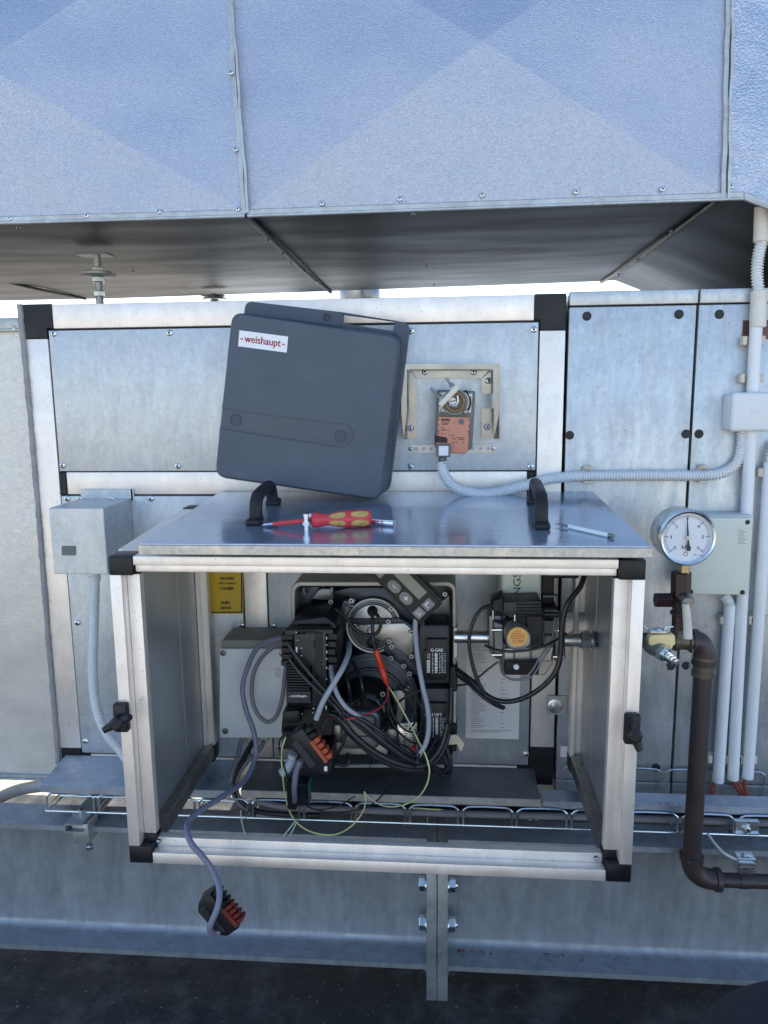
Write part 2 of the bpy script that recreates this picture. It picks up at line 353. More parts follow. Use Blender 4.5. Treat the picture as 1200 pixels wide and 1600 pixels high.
def rrect(x0, y0, x1, y1, r, k=4):                                       # rounded photo-space rectangle, counted clockwise from the top left
    out = []
    for cx, cy, a0 in ((x1 - r, y0 + r, -90), (x1 - r, y1 - r, 0), (x0 + r, y1 - r, 90), (x0 + r, y0 + r, 180)):
        for i in range(k + 1):
            a = math.radians(a0 + 90 * i / k); out.append((cx + r * math.cos(a), cy + r * math.sin(a)))
    return out
def circ(cx, cy, r, n=24, a0=0, a1=360): return [(cx + r * math.cos(math.radians(a0 + (a1 - a0) * i / n)), cy + r * math.sin(math.radians(a0 + (a1 - a0) * i / n))) for i in range(n)]
def pdisc(m, x, y, rp, Y, prof, n=24, mat=None):                          # lathe facing the viewer; prof of (fraction of radius, depth towards viewer)
    return m.lathe(P(x, y, Y), (0, -1, 0), [(rp * PX(Y) * a, h) for a, h in prof], n, mat)
# ================================================================ GROUND
m = MB(); quad(m, (-400, -400, -.012), (400, -400, -.012), (400, 400, -.012), (-400, 400, -.012))
structure(m.thing('gravel_ground', 'gravel', 'x', 'x'))
m = MB(); N = 24
for i in range(N):
    for j in range(N):
        def gp(a, b_): return V((-4 + 8 * a / N, -1.75 + 2.35 * b_ / N, .004 * math.sin(a * 1.7 + b_ * .9) * math.sin(b_ * 1.3 + a * .4) * (0 < b_ < N)))
        quad(m, gp(i, j), gp(i + 1, j), gp(i + 1, j + 1), gp(i, j + 1))
structure(m.thing('roof_membrane', 'bitumen', 'x', 'x'))

# ================================================================ UPPER DUCT
ZD, YD, YB, TOPD = 1.413, -.06, 1.0, 1.86
S0, S1, S2 = -1.12, -.31, .425                                           # section joints along the duct
dt = thing('ventilation_duct', (0, .4, ZD), 'big galvanised overhead duct with diamond creased sides crossing above everything', 'air duct')
def crossed(x0, x1, name):                                               # a cross-broken sheet: four facets rising to the middle
    m = MB(); c = V(((x0 + x1) / 2, YD - .022, (ZD + TOPD) / 2))
    a, b_, d, e = V((x0, YD, ZD)), V((x1, YD, ZD)), V((x1, YD, TOPD)), V((x0, YD, TOPD))
    for p, q in ((a, b_), (b_, d), (d, e), (e, a)):
        k = len(m.v); m.v += [tuple(p), tuple(q), tuple(c)]; m.f.append((k, k + 1, k + 2)); m.mi.append(0)
    return m.obj(name, 'duct_zinc', dt, ang=.2)
crossed(S0, S1, 'side_sheet'); crossed(S1, S2, 'side_sheet')
XK, XE = .452, 1.6; zk = ZD + .004; dz = .40
m = MB(); k0 = V((S2, YD, zk)); k1 = V((XK, YD, zk)); k2 = V((XE, YD, zk - dz * (XE - XK)))
m.poly([V((S2, YD, TOPD)), k0, k1, k2, V((XE, YD, TOPD))], (0, .003, 0)); m.obj('side_sheet', 'duct_zinc_coarse', dt)
for x0, x1 in ((-2.4, S0), ):
    m = MB(); m.box((x0, YD, ZD), (x1, YD + .003, TOPD)); m.obj('side_sheet', 'duct_zinc', dt)
m = MB(); m.poly([V((-2.4, YB, ZD + .004)), V((-1.0, YB, ZD + .004)), V((S1 - .02, YB, ZD + .012)), V((S2 + .04, YB, ZD + .024)), V((S2 + .075, YB, zk + .022)), V((XE, YB, zk + .022 - dz * (XE - S2 - .075))), V((XE, YB, TOPD)), V((-2.4, YB, TOPD))], (0, .003, 0)); m.obj('back_sheet', 'dull_zinc', dt)
m = MB(); m.box((-2.4, YD, TOPD), (XE, YB, TOPD + .003)); m.obj('top_sheet', 'dull_zinc', dt)
# underside sheets, each with a small sag
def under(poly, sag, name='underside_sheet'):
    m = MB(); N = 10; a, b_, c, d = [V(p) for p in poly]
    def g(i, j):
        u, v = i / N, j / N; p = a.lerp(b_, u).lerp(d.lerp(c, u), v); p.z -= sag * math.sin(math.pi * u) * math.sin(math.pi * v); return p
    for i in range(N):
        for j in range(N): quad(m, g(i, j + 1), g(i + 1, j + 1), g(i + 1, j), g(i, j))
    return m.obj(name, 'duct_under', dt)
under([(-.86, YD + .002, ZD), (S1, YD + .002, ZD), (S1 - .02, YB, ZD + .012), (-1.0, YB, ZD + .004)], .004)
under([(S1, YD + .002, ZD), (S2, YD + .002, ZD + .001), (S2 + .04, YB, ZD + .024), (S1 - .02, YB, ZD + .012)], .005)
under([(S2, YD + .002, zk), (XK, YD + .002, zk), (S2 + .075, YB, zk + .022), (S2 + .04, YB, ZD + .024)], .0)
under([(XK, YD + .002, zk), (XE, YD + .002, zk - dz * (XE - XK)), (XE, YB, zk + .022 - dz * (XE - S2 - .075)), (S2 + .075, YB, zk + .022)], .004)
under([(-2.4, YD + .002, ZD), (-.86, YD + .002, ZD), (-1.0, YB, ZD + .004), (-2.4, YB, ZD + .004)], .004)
# bottom lips and joints
for a, b_ in ((V((-2.4, 0, ZD)), V((S1 - .002, 0, ZD))), (V((S1 + .002, 0, ZD)), V((XK, 0, ZD + .004))), (V((XK, 0, zk)), V((XE, 0, zk - dz * (XE - XK))))):
    m = MB(); d = b_ - a
    for (y0, y1, za, zb) in ((YD - .0045, YD + .001, -.008, .002), (YD - .007, YD - .002, -.0105, -.006)):
        b4 = [V((a.x, y0, a.z + za)), V((b_.x, y0, b_.z + za)), V((b_.x, y0, b_.z + zb)), V((a.x, y0, a.z + zb))]
        m.poly(b4, (0, y1 - y0, 0), .001)
    m.obj('bottom_lip', 'dull_zinc', dt)
for x in (S1, S2):
    m = MB(); N = 26
    for dx, wd, yy, ph in ((-.006, .0065, -.005, 0), (.0015, .004, -.008, 1)):
        l = [[], []]
        for i in range(N + 1):
            z = ZD - .004 + (TOPD - ZD) * i / N; wob = .0007 * math.sin(i * .7 + ph * 2 + x * 9) + .0005 * math.sin(i * 1.9 + ph)
            tl = -.012 * (z - ZD) / .31
            l[0].append(V((x + dx + wob + tl, YD + yy, z))); l[1].append(V((x + dx + wd + wob + tl, YD + yy, z)))
        ls = []
        for i in range(N + 1): ls.append([l[0][i], l[1][i], l[1][i] + V((0, .012, 0)), l[0][i] + V((0, .012, 0))])
        m.loft(ls)
    m.obj('side_joint', 'dull_zinc', dt)
for a, b_ in ((V((S1 - .004, YD + .02, ZD - .003)), V((S1 - .022, YB, ZD + .008))), (V((S2 - .004, YD + .02, ZD - .001)), V((S2 + .036, YB, ZD + .021)))):
    m = MB(); m.tube(crom([a, a.lerp(b_, .3) - V((0, 0, .004)), a.lerp(b_, .6) - V((0, 0, .006)), b_], 6), .0045, 6); m.obj('underside_joint', 'grey_plastic_black', dt)
m = MB(); m.tube(crom([P(-60, 420, .55), P(0, 437, .62), P(60, 452, .72), P(133, 467, .98)], 6), .004, 6); m.obj('underside_joint', 'grey_plastic_black', dt)
screws(dt, [(16, 341), (136, 337), (248, 331), (372, 327), (503, 318), (625, 311), (753, 305), (900, 300), (1035, 296), (1142, 291)], YD - .0045, 'small')
screws(dt, [(361, 114), (368, 234)], YD - .008, 'small'); screws(dt, [(1145, 13), (1142, 176)], YD - .003, 'small')
for x, y in ((29, 354), (418, 374), (442, 395), (454, 410), (478, 424), (497, 440), (646, 333), (666, 415), (678, 445), (1050, 361), (996, 405), (966, 428), (207, 424), (289, 456)):
    screw(dt, PN(x, y, V((0, 0, ZD - .006)), V((0, 0, 1))), 'small', n=(0, 0, -1))

# flue pipe and flashing seen through the slot, far behind
fl = thing('flue_pipe', P(562, 470, 1.35) - V((0, 0, .06)), 'shiny stainless flue pipe standing behind the unit, seen through the slot under the duct', 'flue pipe')
r = 30 * PX(1.35); b0 = P(562, 470, 1.35); b0.z = 1.278
m = MB(); m.lathe(b0, (0, 0, 1), [(r, 0), (r, .14), (r * 1.05, .15), (r * 1.05, .19), (r, .2), (r, 1.0)], 28); m.obj('pipe', 'stainless', fl)
m = MB(); c = P(487, 470, 1.3); c.z = 1.278; m.lathe(c, (0, 0, 1), [(.088, 0), (.086, .02), (.05, .05), (.05, .09), (.07, .10), (.07, .13)], 28); m.obj('cowl', 'stainless', fl)

# ================================================================ AIR HANDLING UNIT (framed section)
XL, XR, ZT, ZB = -.726, .2035, 1.283, .415
RW = .040; XLi, XRi, ZTi, ZBi = XL + RW, XR - RW - .002, ZT - .041, ZB + .035
ah = thing('air_handling_unit', (-.26, .5, ZB), 'pale metal air handling unit with aluminium frame, black corners and screwed panels', 'air handler')
m = MB(); m.box((XL + .004, .004, ZB), (XR - .004, .02, ZT - .004)); m.obj('gasket', 'gasket_black', ah)
m = MB(); m.box((XL + .004, .02, ZB), (XR - .004, 2.3, ZT - .004)); m.obj('casing', 'hood_sheet', ah)
ZM0, ZM1 = .951, .991                                                    # mid rail
XM0, XM1 = P(384, 1000, 0).x + .001, P(420, 1000, 0).x
CB = .052
def rail(x0, x1, z0, z1, y=-.002):
    m = MB(); m.box((x0, y, z0), (x1, .006, z1), .0015, 2); return m.obj('frame_rail', 'aluminium', ah)
rail(XL + CB, XR - CB, ZTi, ZT); rail(XL, XLi, ZB + CB - .006, ZT - .058); rail(XRi, XR, ZB + .073, ZT - .058)
rail(XL + CB + .006, XR - .065, ZB, ZBi - .0); rail(XLi + .014, XRi - .016, ZM0, ZM1); rail(XM0, XM1, ZBi + .003, ZM0 - .003)
def block(pts):
    m = MB(); m.poly([V((x, -.003, z)) for x, z in pts], (0, .009, 0), .0012); return m.obj('corner_block', 'black_plastic', ah)
block([(XL, ZT + .001), (XL, ZT - .058), (XLi, ZT - .058), (XLi, ZTi), (XL + CB, ZTi), (XL + CB, ZT + .001)])
block([(XR, ZT + .001), (XR - CB, ZT + .001), (XR - CB, ZTi), (XRi, ZTi), (XRi, ZT - .058), (XR, ZT - .058)])
block([(XL, ZB), (XL + CB + .006, ZB), (XL + CB + .006, ZBi), (XLi, ZBi), (XLi, ZB + CB - .006), (XL, ZB + CB - .006)])
block([(XR, ZB), (XR, ZB + .073), (XRi, ZB + .073), (XRi, ZBi), (XR - .065, ZBi), (XR - .065, ZB)])
block([(XLi + .001, ZM0), (XLi + .001, ZM1), (XLi + .0135, ZM1), (XLi + .0135, ZM0)]); block([(XRi - .0155, ZM0), (XRi - .0155, ZM1), (XRi - .001, ZM1), (XRi - .001, ZM0)])
g_ = .0035
def panel(x0, x1, z0, z1, name='panel', mat='panel_zinc', par=None):
    m = MB(); m.box((x0, -.0035, z0), (x1, .010, z1), .0012, 2); return m.obj(name, mat, par or ah)
panel(XLi + g_, XRi - g_ * .7, ZM1 + .002, ZTi - g_); panel(XLi + g_ * .6, XM0 - g_ * .8, ZBi + .003, ZM0 - g_ * .8); panel(XM1 + g_ * .8, XRi - g_, ZBi + .003, ZM0 - g_ * .8)
screws(ah, [(84, 521), (265, 520), (642, 517), (834, 515), (98, 727), (278, 728), (642, 729), (829, 729), (105, 779), (236, 779), (121, 973), (378, 977), (134, 1158), (428, 978), (822, 1178), (436, 1166), (822, 783)], -.0035)
screw(ah, P(829, 747, -.004), 'plug', 'plug', .5)
m = MB(); m.box((XL, .045, ZB - .05), (XR + 1.2, .12, ZB - .001), .002); m.obj('base_frame', 'dull_zinc', ah)
screw(ah, P(833, 1276, .044), 'hex', 'bolt', 1.9)

# ================================================================ SIDE CABINET (plain panels with black plugs)
cb = thing('plant_cabinet', (.9, .5, ZB - .015), 'grey sheet metal cabinet with black plug covers, right of the framed unit', 'cabinet')
CX = [.2085, .4155, .835, 1.4]; ZC = 1.286
m = MB(); m.box((CX[0] + .001, .006, ZB - .02), (CX[-1], .02, ZC - .003)); m.obj('gasket', 'gasket_black', cb)
m = MB(); m.box((CX[0] + .001, .02, ZB - .02), (CX[-1], 2.3, ZC - .003)); m.obj('casing', 'hood_sheet', cb)
for a, b_ in zip(CX, CX[1:]):
    m = MB(); m.box((a, -.003, .428), (b_ - .004, .008, ZC - .0245), .0015, 2); m.obj('panel', 'cabinet_zinc', cb)
    m = MB(); m.box((a, -.006, ZC - .022), (b_ - .003, .008, ZC), .0015, 2); m.obj('cap_strip', 'cabinet_zinc', cb)
    m = MB(); m.box((a, -.003, .405), (b_ - .003, .008, .4265), .0012, 2); m.obj('base_strip', 'cabinet_zinc', cb)
screws(cb, [(917, 494), (1061, 491), (1124, 491), (890, 680), (1072, 678), (1092, 678), (1048, 1041), (1072, 1040), (1025, 1199), (893, 1197)], -.003, 'plug', 'plug')

# ================================================================ LEFT DUCT
ld = thing('ventilation_duct', (-1.2, .3, .42), 'wavy galvanised duct box butting against the left edge of the unit', 'air duct')
zt, zb = P(20, 497, .01).z, P(20, 1213, .01).z; xe = XL - .007
m = MB(); N = 14
def lg(i, j): return V((-1.9 + (xe + 1.9) * i / N, .012 - .003 * math.sin(i * .9) * math.sin(j * .7), zb + .006 + (zt - .022 - zb - .006) * j / N))
for i in range(N):
    for j in range(N): quad(m, lg(i, j), lg(i + 1, j), lg(i + 1, j + 1), lg(i, j + 1))
m.obj('side_sheet', 'left_duct_zinc', ld)
m = MB(); m.box((-1.9, .02, zb + .004), (xe, .62, zt - .006)); m.obj('body', 'dull_zinc', ld)
m = MB(); m.box((-1.9, .002, zt - .021), (xe, .03, zt), .002, 2); m.box((-1.9, -.001, zt - .0235), (xe, .004, zt - .019), .001); m.obj('top_flange', 'dull_zinc', ld)
m = MB(); m.box((-1.9, .004, zb), (xe, .03, zb + .006), .001); m.box((-1.9, .001, zb - .003), (xe, .03, zb + .0005), .001); m.obj('bottom_flange', 'dull_zinc', ld)
screws(ld, [(22, 512)], .002, 'small')
m = MB(); rnd = random.Random(3); pts = []
for i in range(60):
    t = i / 59; y = 475 + t * 716; x = P(0, 0, 0)
    z = P(60, y, 0).z
    pts.append(V((XL - .005 + .0016 * math.sin(t * 5) + rnd.uniform(-.0004, .0004), -.002 + rnd.uniform(-.001, .001), z)))
rr = [.0052 + rnd.uniform(-.0004, .0006) for _ in range(300)]
m.tube(crom(pts, 3), .006, 8, rf=lambda i: rr[i]); m.obj('sealant_bead', 'sealant', ld)
m = MB(); m.tube(crom([P(-60, 1275, .1), P(0, 1246, .1), P(30, 1234, .08), P(75, 1226, .03)], 8), .012, 12)
m.thing('duct_pipe', 'conduit_grey', 'grey plastic pipe bending out from under the left duct to the cable tray', 'pipe')

# ================================================================ STEEL BEAMS
YF, YW, YR, B0, B1 = -.12, -.062, -.054, .124, .375
xj = P(683, 1450, -.12).x
def beam(x0, x1, label, side):
    r_ = thing('steel_beam', ((x0 + x1) / 2, YW, B0), label, 'steel beam', 'galvanised beams carrying the unit')
    def prof(x):
        t = .0095; tw = .004; q = []
        f = lambda y, z: q.append(V((x, y, z)))
        R_ = .014
        f(YF, B0); f(YF, B0 + t)
        for i in range(6):
            a = math.radians(90 * i / 5); f(YW - tw - R_ + R_ * math.sin(a), B0 + t + R_ - R_ * math.cos(a))
        for i in range(6):
            a = math.radians(90 * i / 5); f(YW - tw - R_ + R_ * math.cos(a), B1 - t - R_ + R_ * math.sin(a))
        f(YF, B1 - t); f(YF, B1); f(YR, B1); f(YR, B0)
        return q
    m = MB(); m.loft([prof(x0), prof(x1)]); m.obj('girder', 'beam_zinc', r_)
    s = -1 if side == 'L' else 1
    m = MB(); e0, e1 = (xj - .0185, xj - .0006) if side == 'L' else (xj + .0006, xj + .0185)
    m.box((e0, YF - .006, .068), (e1, YR + .06, B1 - .012), .0012, 2); m.obj('end_plate', 'dull_zinc', r_)
    for zy in (1379, 1440, 1507):
        m = MB(); z = P(656, zy, -.095).z; xa = e0 if side == 'L' else e1
        for yy in (-.097,):
            m.cyl((xa, yy, z), (xa + s * .0025, yy, z), .0145, 18); m.hexa((xa + s * .0025, yy, z), (xa + s * .0135, yy, z), .0125)
            if side == 'R': m.cyl((xa + s * .0135, yy, z), (xa + s * .017, yy, z), .0065, 12)
        m.obj('bolt', 'bright_zinc', r_)
    return r_
bl_ = beam(-2.5, xj - .0186, 'galvanised steel beam left of the bolted joint, under the unit', 'L')
br_ = beam(xj + .0186, 1.8, 'galvanised steel beam right of the bolted joint, with rust spots', 'R')
for x0, x1, y, seed, nn in ((716, 768, 1472, 1, 46), (850, 912, 1478, 2, 40), (715, 726, 1488, 5, 26), (960, 1010, 1500, 7, 14)):
    rnd = random.Random(seed); m = MB()
    for i in range(nn):
        x = x0 + (x1 - x0) * rnd.random() ** 1.5; c = P(x, y, YW - .02); c.z = B0 + .0095; k = rnd.uniform(.0003, .0012) * (1.6 if rnd.random() < .15 else 1)
        c.y = YW - .018 - abs(rnd.gauss(0, .007))
        m.lathe(c, (0, 0, 1), [(k * 1.4, 0), (k * .8, .0003)], 6)
    m.obj('rust_spot', 'rust', br_)
# ================================================================ DUCT SUPPORTS
def support(px, py, Y, rr, label, foot=True):
    b0 = P(px, py, Y); t = thing('support_rod', (b0.x, Y, ZT), label, 'support', 'threaded props holding up the overhead duct')
    m = MB(); m.cyl((b0.x, Y, ZT - .002), (b0.x, Y, ZD - .012), rr, 14); m.obj('rod', 'dull_zinc', t)
    m = MB(); m.lathe((b0.x, Y, b0.z - .006), (0, 0, 1), [(.012, 0), (.034, .002), (.034, .006), (.028, .008), (.010, .008)], 24); m.obj('disc', 'dull_zinc', t)
    m = MB(); m.hexa((b0.x, Y, b0.z - .018), (b0.x, Y, b0.z - .007), .0125); m.hexa((b0.x, Y, b0.z - .045), (b0.x, Y, b0.z - .034), .0105); m.hexa((b0.x, Y, b0.z + .003), (b0.x, Y, b0.z + .012), .011); m.obj('nut', 'bright_zinc', t)
    m = MB(); m.box((b0.x - .035, Y - .02, ZD - .015), (b0.x + .03, Y + .02, ZD - .0118), .001); m.obj('bracket', 'dull_zinc', t)
support(153, 427, .2, .0075, 'threaded prop with round disc between unit and overhead duct, left end')
support(335, 466, .85, .0075, 'threaded prop far back behind the unit, only its top showing under the duct')

# ================================================================ HOOD (aluminium framed box round the burner)
HX0, HX1, HF, HR, HZ0, HZ1 = -.4455, .2585, -.34, -.016, .4645, .915
hd = thing('burner_enclosure', (-.09, -.18, HZ0), 'open box of aluminium profiles with black corners around the burner', 'enclosure')
TW, LP_, LD = .0165, .0185, .0165                                        # tube width, lip width, lip set-back
zr = .019                                                                # the top rises towards the rear
def ztop(y): return HZ1 + zr * (y - HF) / (HR - HF)
CBL = .034
def hrail(p0, p1, bev=.0012):
    m = MB(); m.box(p0, p1, bev, 2); return m
# front posts
for s, x in ((1, HX0), (-1, HX1)):
    a = x; b_ = x + s * TW; c = b_ + s * LP_
    m = hrail((min(a, b_), HF, HZ0 + .026), (max(a, b_), HF + .03, HZ1 - .026))
    m.box((min(b_, c) + .0003, HF + LD, HZ0 + .036), (max(b_, c), HF + .03, HZ1 - .0195), .0012, 2)
    m.obj('frame_post', 'aluminium', hd)
    # rear posts
    m = hrail((min(a, b_), HR - .028, HZ0 + .026), (max(a, b_), HR, ztop(HR) - .026)); m.box((min(b_, c), HR - .026, HZ0 + .03), (max(b_, c), HR - .010, ztop(HR) - .028), .001)
    m.box((min(b_, c), HR - .034, HZ0 + .03), (min(b_, c) + .008, HR - .026, ztop(HR) - .028), .001)
    m.obj('frame_post', 'aluminium', hd)
# front rails
for z, s in ((HZ0, 1), (HZ1, -1)):
    tz, lz = (TW, .014) if s > 0 else (.0125, .0098)
    zb_, zc = z + s * tz, z + s * (tz + lz)
    m = hrail((HX0 + CBL, HF, min(z, zb_)), (HX1 - CBL, HF + .03, max(z, zb_)))
    m.box((HX0 + CBL + .001, HF + (LD if s > 0 else .004), min(zb_, zc)), (HX1 - CBL - .001, HF + .03, max(zb_, zc)), .0012, 2)
    m.obj('frame_rail', 'aluminium', hd)
m = hrail((HX0 + CBL, HR - .028, ztop(HR) - .03), (HX1 - CBL, HR, ztop(HR) - .002)); m.obj('frame_rail', 'aluminium', hd)
# side rails, bottom ones dirty inside
for s, x in ((1, HX0), (-1, HX1)):
    b_ = x + s * TW; c = b_ + s * .017
    m = MB(); m.box((min(x, b_), HF + .034, HZ0), (max(x, b_), HR - .03, HZ0 + .034), .001); m.box((min(b_, c), HF + .03, HZ0 + .008), (max(b_, c), HR - .03, HZ0 + .034), .001)
    m.obj('side_rail', 'aluminium_dull', hd)
    m = MB(); xa, xb = min(x, c), max(x, c)
    ls = [[V((xx, y, ztop(y) + dz_)) for xx, dz_ in ((xa, -.03), (xb, -.03), (xb, 0), (xa, 0))] for y in (HF + .034, HR - .03)]
    m.loft(ls); m.obj('side_rail', 'aluminium', hd)
    xs = x + s * .004
    m = MB(); m.poly([V((xs, HF + .02, HZ0 + .02)), V((xs, HR - .004, HZ0 + .02)), V((xs, HR - .004, ztop(HR) - .02)), V((xs, HF + .02, HZ1 - .02))], (s * .012, 0, 0)); m.obj('side_panel', 'hood_sheet', hd)
    m = MB(); m.box((min(xs + s * .0122, xs + s * .0132), HR - .12, HZ0 + .05), (max(xs + s * .0122, xs + s * .0132), HR - .1, HZ1 - .04), 0); m.obj('panel_fold', 'hood_sheet', hd)
    # corner blocks
    for zz, t in ((HZ0, 1), (HZ1, -1)):
        m = MB(); x2 = x + s * (CBL - .0005)
        m.box((min(x, x2), HF - .0012, min(zz, zz + t * .0265)), (max(x, x2), HF + .034, max(zz, zz + t * .0265)), .0022, 2)
        x3, x4 = x + s * (TW + .002), x + s * (TW + .020)
        m.box((min(x3, x4), HF + LD - .003, min(zz + t * .012, zz + t * (.0365 if t > 0 else .0285))), (max(x3, x4), HF + .032, max(zz + t * .012, zz + t * (.0365 if t > 0 else .0285))), .0015, 2)
        m.obj('corner_block', 'black_plastic', hd)
        zq = ztop(HR) if zz == HZ1 else zz
        m = MB(); m.box((min(x, x2), HR - .032, min(zq, zq + t * .03)), (max(x, x2), HR + .001, max(zq, zq + t * .03)), .002, 2); m.obj('corner_block', 'black_plastic', hd)
m = MB(); m.poly([V((HX0 + .03, HF + .02, HZ1 - .004)), V((HX1 - .03, HF + .02, HZ1 - .004)), V((HX1 - .03, HR - .02, ztop(HR) - .004)), V((HX0 + .03, HR - .02, ztop(HR) - .004))], (0, 0, -.012)); m.obj('top_panel', 'hood_sheet', hd)
for x, y in ((245, 1325), (933, 1353)): screw(hd, P(x, y + 5, HF - .0005) + V((0, .010, .009)), 'small', n=(0, 0, 1))
# clamp knobs on the posts
def knob(cx, cy, s, tilt):
    c = P(cx, cy, HF - .012); m = MB()
    m.box((c.x - .010, HF - .012, c.z - .020), (c.x + .010, HF + .001, c.z + .021), .003, 2)
    m.lathe((c.x, HF - .010, c.z - .002), (0, -1, 0), [(.010, 0), (.0095, .014), (.006, .017)], 16)
    ax = V((math.cos(tilt), 0, math.sin(tilt)))
    for q in (-1, 1):
        e = V((c.x, HF - .018, c.z - .002)); m.tube([e, e + ax * q * .012, e + ax * q * .022 + V((0, -.004, 0))], .005, 8, rf=lambda i: (.007, .006, .0045)[i])
    return m.obj('clamp_knob', 'rubber_black', hd)
knob(187, 1124, 1, math.radians(28)); knob(989, 1142, -1, math.radians(-70))
# washer bracket holding the right rear post
bk = MB(); bk.pbox(855, 1087, 886, 1117, -.006, .003, .0008); bk.obj('fixing_bracket', 'dull_zinc', hd)
bk = MB(); pdisc(bk, 867, 1103, 12, -.0061, [(1, 0), (1, .0025), (.9, .003), (.4, .003)]); pdisc(bk, 867, 1103, 4, -.009, [(1, 0), (1, .006), (.7, .007)], 12); bk.obj('washer', 'bright_zinc', hd)

# ================================================================ LID LYING ON THE HOOD
LF, LR = -.366, -.006; zf, zq = .9235, .9415
LX0, LX1 = -.391, .2575
up = V((0, -(zq - zf), LR - LF)).normalized(); dy = V((0, LR - LF, zq - zf)).normalized(); LT = .0145
LO = V((LX0, LF, zf)) + up * LT                                           # a point of the lid's upper face
lid = thing('front_cover', ((LX0 + LX1) / 2, (LF + LR) / 2, zf), 'flat galvanised cover sheet with two black handles lying on the aluminium box', 'cover sheet')
c = V(((LX0 + LX1) / 2, (LF + LR) / 2, (zf + zq) / 2)) + up * LT / 2; ln = (V((0, LR, zq)) - V((0, LF, zf))).length
m = MB(); m.obox(c + up * .0004, V((1, 0, 0)), dy, up, LX1 - LX0 - .0012, ln - .0012, LT, .0008, 1); m.obj('sheet', 'lid_zinc', lid)
m = MB(); m.obox(V(((LX0 + LX1) / 2, LF, zf)) + up * (LT / 2 - .0008) - dy * .0009, V((1, 0, 0)), dy, up, LX1 - LX0, .0016, LT - .0022, .0005, 1); m.obj('folded_edge', 'lid_edge', lid)
for x, y in ((672, 841), (849, 840)):
    m = MB(); m.lathe(PN(x, y, LO, up), up, [(.0013, .0002), (.001, .0005)], 8); m.obj('rivet_hole', 'print_black', lid)
def lidp(x, y, h=0.): return PN(x, y, LO + up * (h + .0004), up)
def handle(xa, ya, xb, yb, hh):
    a = lidp(xa, ya); b_ = lidp(xb, yb); d = (b_ - a); d.normalize(); m = MB()
    path = [a, a + up * hh * .62 + d * .004, a + up * hh * .92 + d * .016, a + up * hh + d * .032, b_ + up * hh - d * .032, b_ + up * hh * .92 - d * .016, b_ + up * hh * .62 - d * .004, b_]
    sd_ = V((1, 0, 0)); pp = crom(path, 6); ls = []
    for i, p in enumerate(pp):
        t = (pp[min(i + 1, len(pp) - 1)] - pp[max(i - 1, 0)]).normalized(); n_ = t.cross(sd_).normalized()
        ls.append([p + sd_ * (.0095 * math.cos(q) if abs(math.cos(q)) < .8 else .0095 * math.copysign(.88, math.cos(q))) + n_ * .0085 * math.sin(q) for q in [2 * math.pi * k / 12 for k in range(12)]])
    m.loft(ls)
    for e, s in ((a, -1), (b_, 1)):
        m.obox(e + up * .004 + d * s * .008, sd_, d, up, .021, .034, .008, .003, 2)
        m.lathe(e + up * .008 + d * s * .017, up, [(.0045, 0), (.0045, .0012), (.002, .0004)], 10)
    return m.obj('handle', 'rubber_black', lid)
handle(400, 816, 426, 789, .036); handle(846, 822, 834, 787, .037)

# ================================================================ GREY PLASTIC BURNER COVER
cv = thing('burner_cover', lidp(590, 786), 'dark blue-grey plastic burner cover leaning tilted on top of the sheet metal lid', 'burner cover')
def yc(y): return -.102 + (780 - y) / 290 * .028                            # the face leans back
def Q(x, y, dep=0.): 
    Y = yc(y) + dep; return P(x, y, Y)
def rq(corners, r, k=5):                                                  # rounded quad in photo space
    out = []; n = 4
    for i in range(4):
        p = V((*corners[i], 0)); a = V((*corners[i - 1], 0)); b_ = V((*corners[(i + 1) % 4], 0))
        e0 = p + (a - p).normalized() * r; e1 = p + (b_ - p).normalized() * r
        for j in range(k + 1):
            t = j / k; q = e0 * (1 - t) ** 2 + p * 2 * t * (1 - t) + e1 * t * t; out.append((q.x, q.y))
    return out
FC = [(363, 487), (626, 526), (595, 782), (336, 745)]
Cc = V((480, 635, 0))
def grow(c4, e): return [((x - 480) * e + 480, (y - 635) * e + 635) for x, y in c4]
def loop(c4, r, dep): return [Q(x, y, dep) for x, y in rq(c4, r)]
m = MB(); BC = [(372, 494), (629, 521), (610, 770), (350, 736)]
m.loft([loop(grow(FC, .968), 15, .003), loop(grow(FC, .99), 17, .0045), loop(FC, 19, .011), loop(BC, 17, .046)]); m.obj('shell', 'burner_cover_grey', cv)
# raised face sheet with the slot left open at its left edge
def edge(t): return (FC[0][0] + (FC[3][0] - FC[0][0]) * t + 2, FC[0][1] + (FC[3][1] - FC[0][1]) * t)
slot_top = [(346, 637), (420, 648), (525, 664)]; R_ = 24
face = rq(grow(FC, .975), 15)
arc = [(533 + 21 * math.cos(math.radians(a)) * 1.0, 680 + 19 * math.sin(math.radians(a))) for a in range(-80, 91, 17)]
notch = [(340, 636)] + slot_top + arc + [(525, 699), (430, 684), (345, 669), (336, 667)]
n0 = len(face)                                                            # left edge lies between last corner (bottom left) and first (top left)
facepts = face[:] + notch[::-1][0:0]
le = sorted([p for p in face if p[0] < 385], key=lambda p: p[1])
seq = face[:]                                                             # tl, tr, br, bl
m = MB()
pts = [Q(x, y, 0) for x, y in seq] + [Q(x, y, 0) for x, y in [(343, 670), (430, 684), (525, 699)] + arc[::-1] + [(525, 661), (420, 648), (347, 637)]]
b = bmesh.new(); vs = [b.verts.new(p) for p in pts]; es = [b.edges.new((vs[i], vs[(i + 1) % len(vs)])) for i in range(len(vs))]
bmesh.ops.triangle_fill(b, use_beauty=True, edges=es)
ex = bmesh.ops.extrude_face_region(b, geom=list(b.faces))
for q in ex['geom']:
    if isinstance(q, bmesh.types.BMVert): q.co += V((0, .0042, 0))
bmesh.ops.recalc_face_normals(b, faces=b.faces); m.bm(b); m.obj('face_sheet', 'burner_cover_grey', cv)
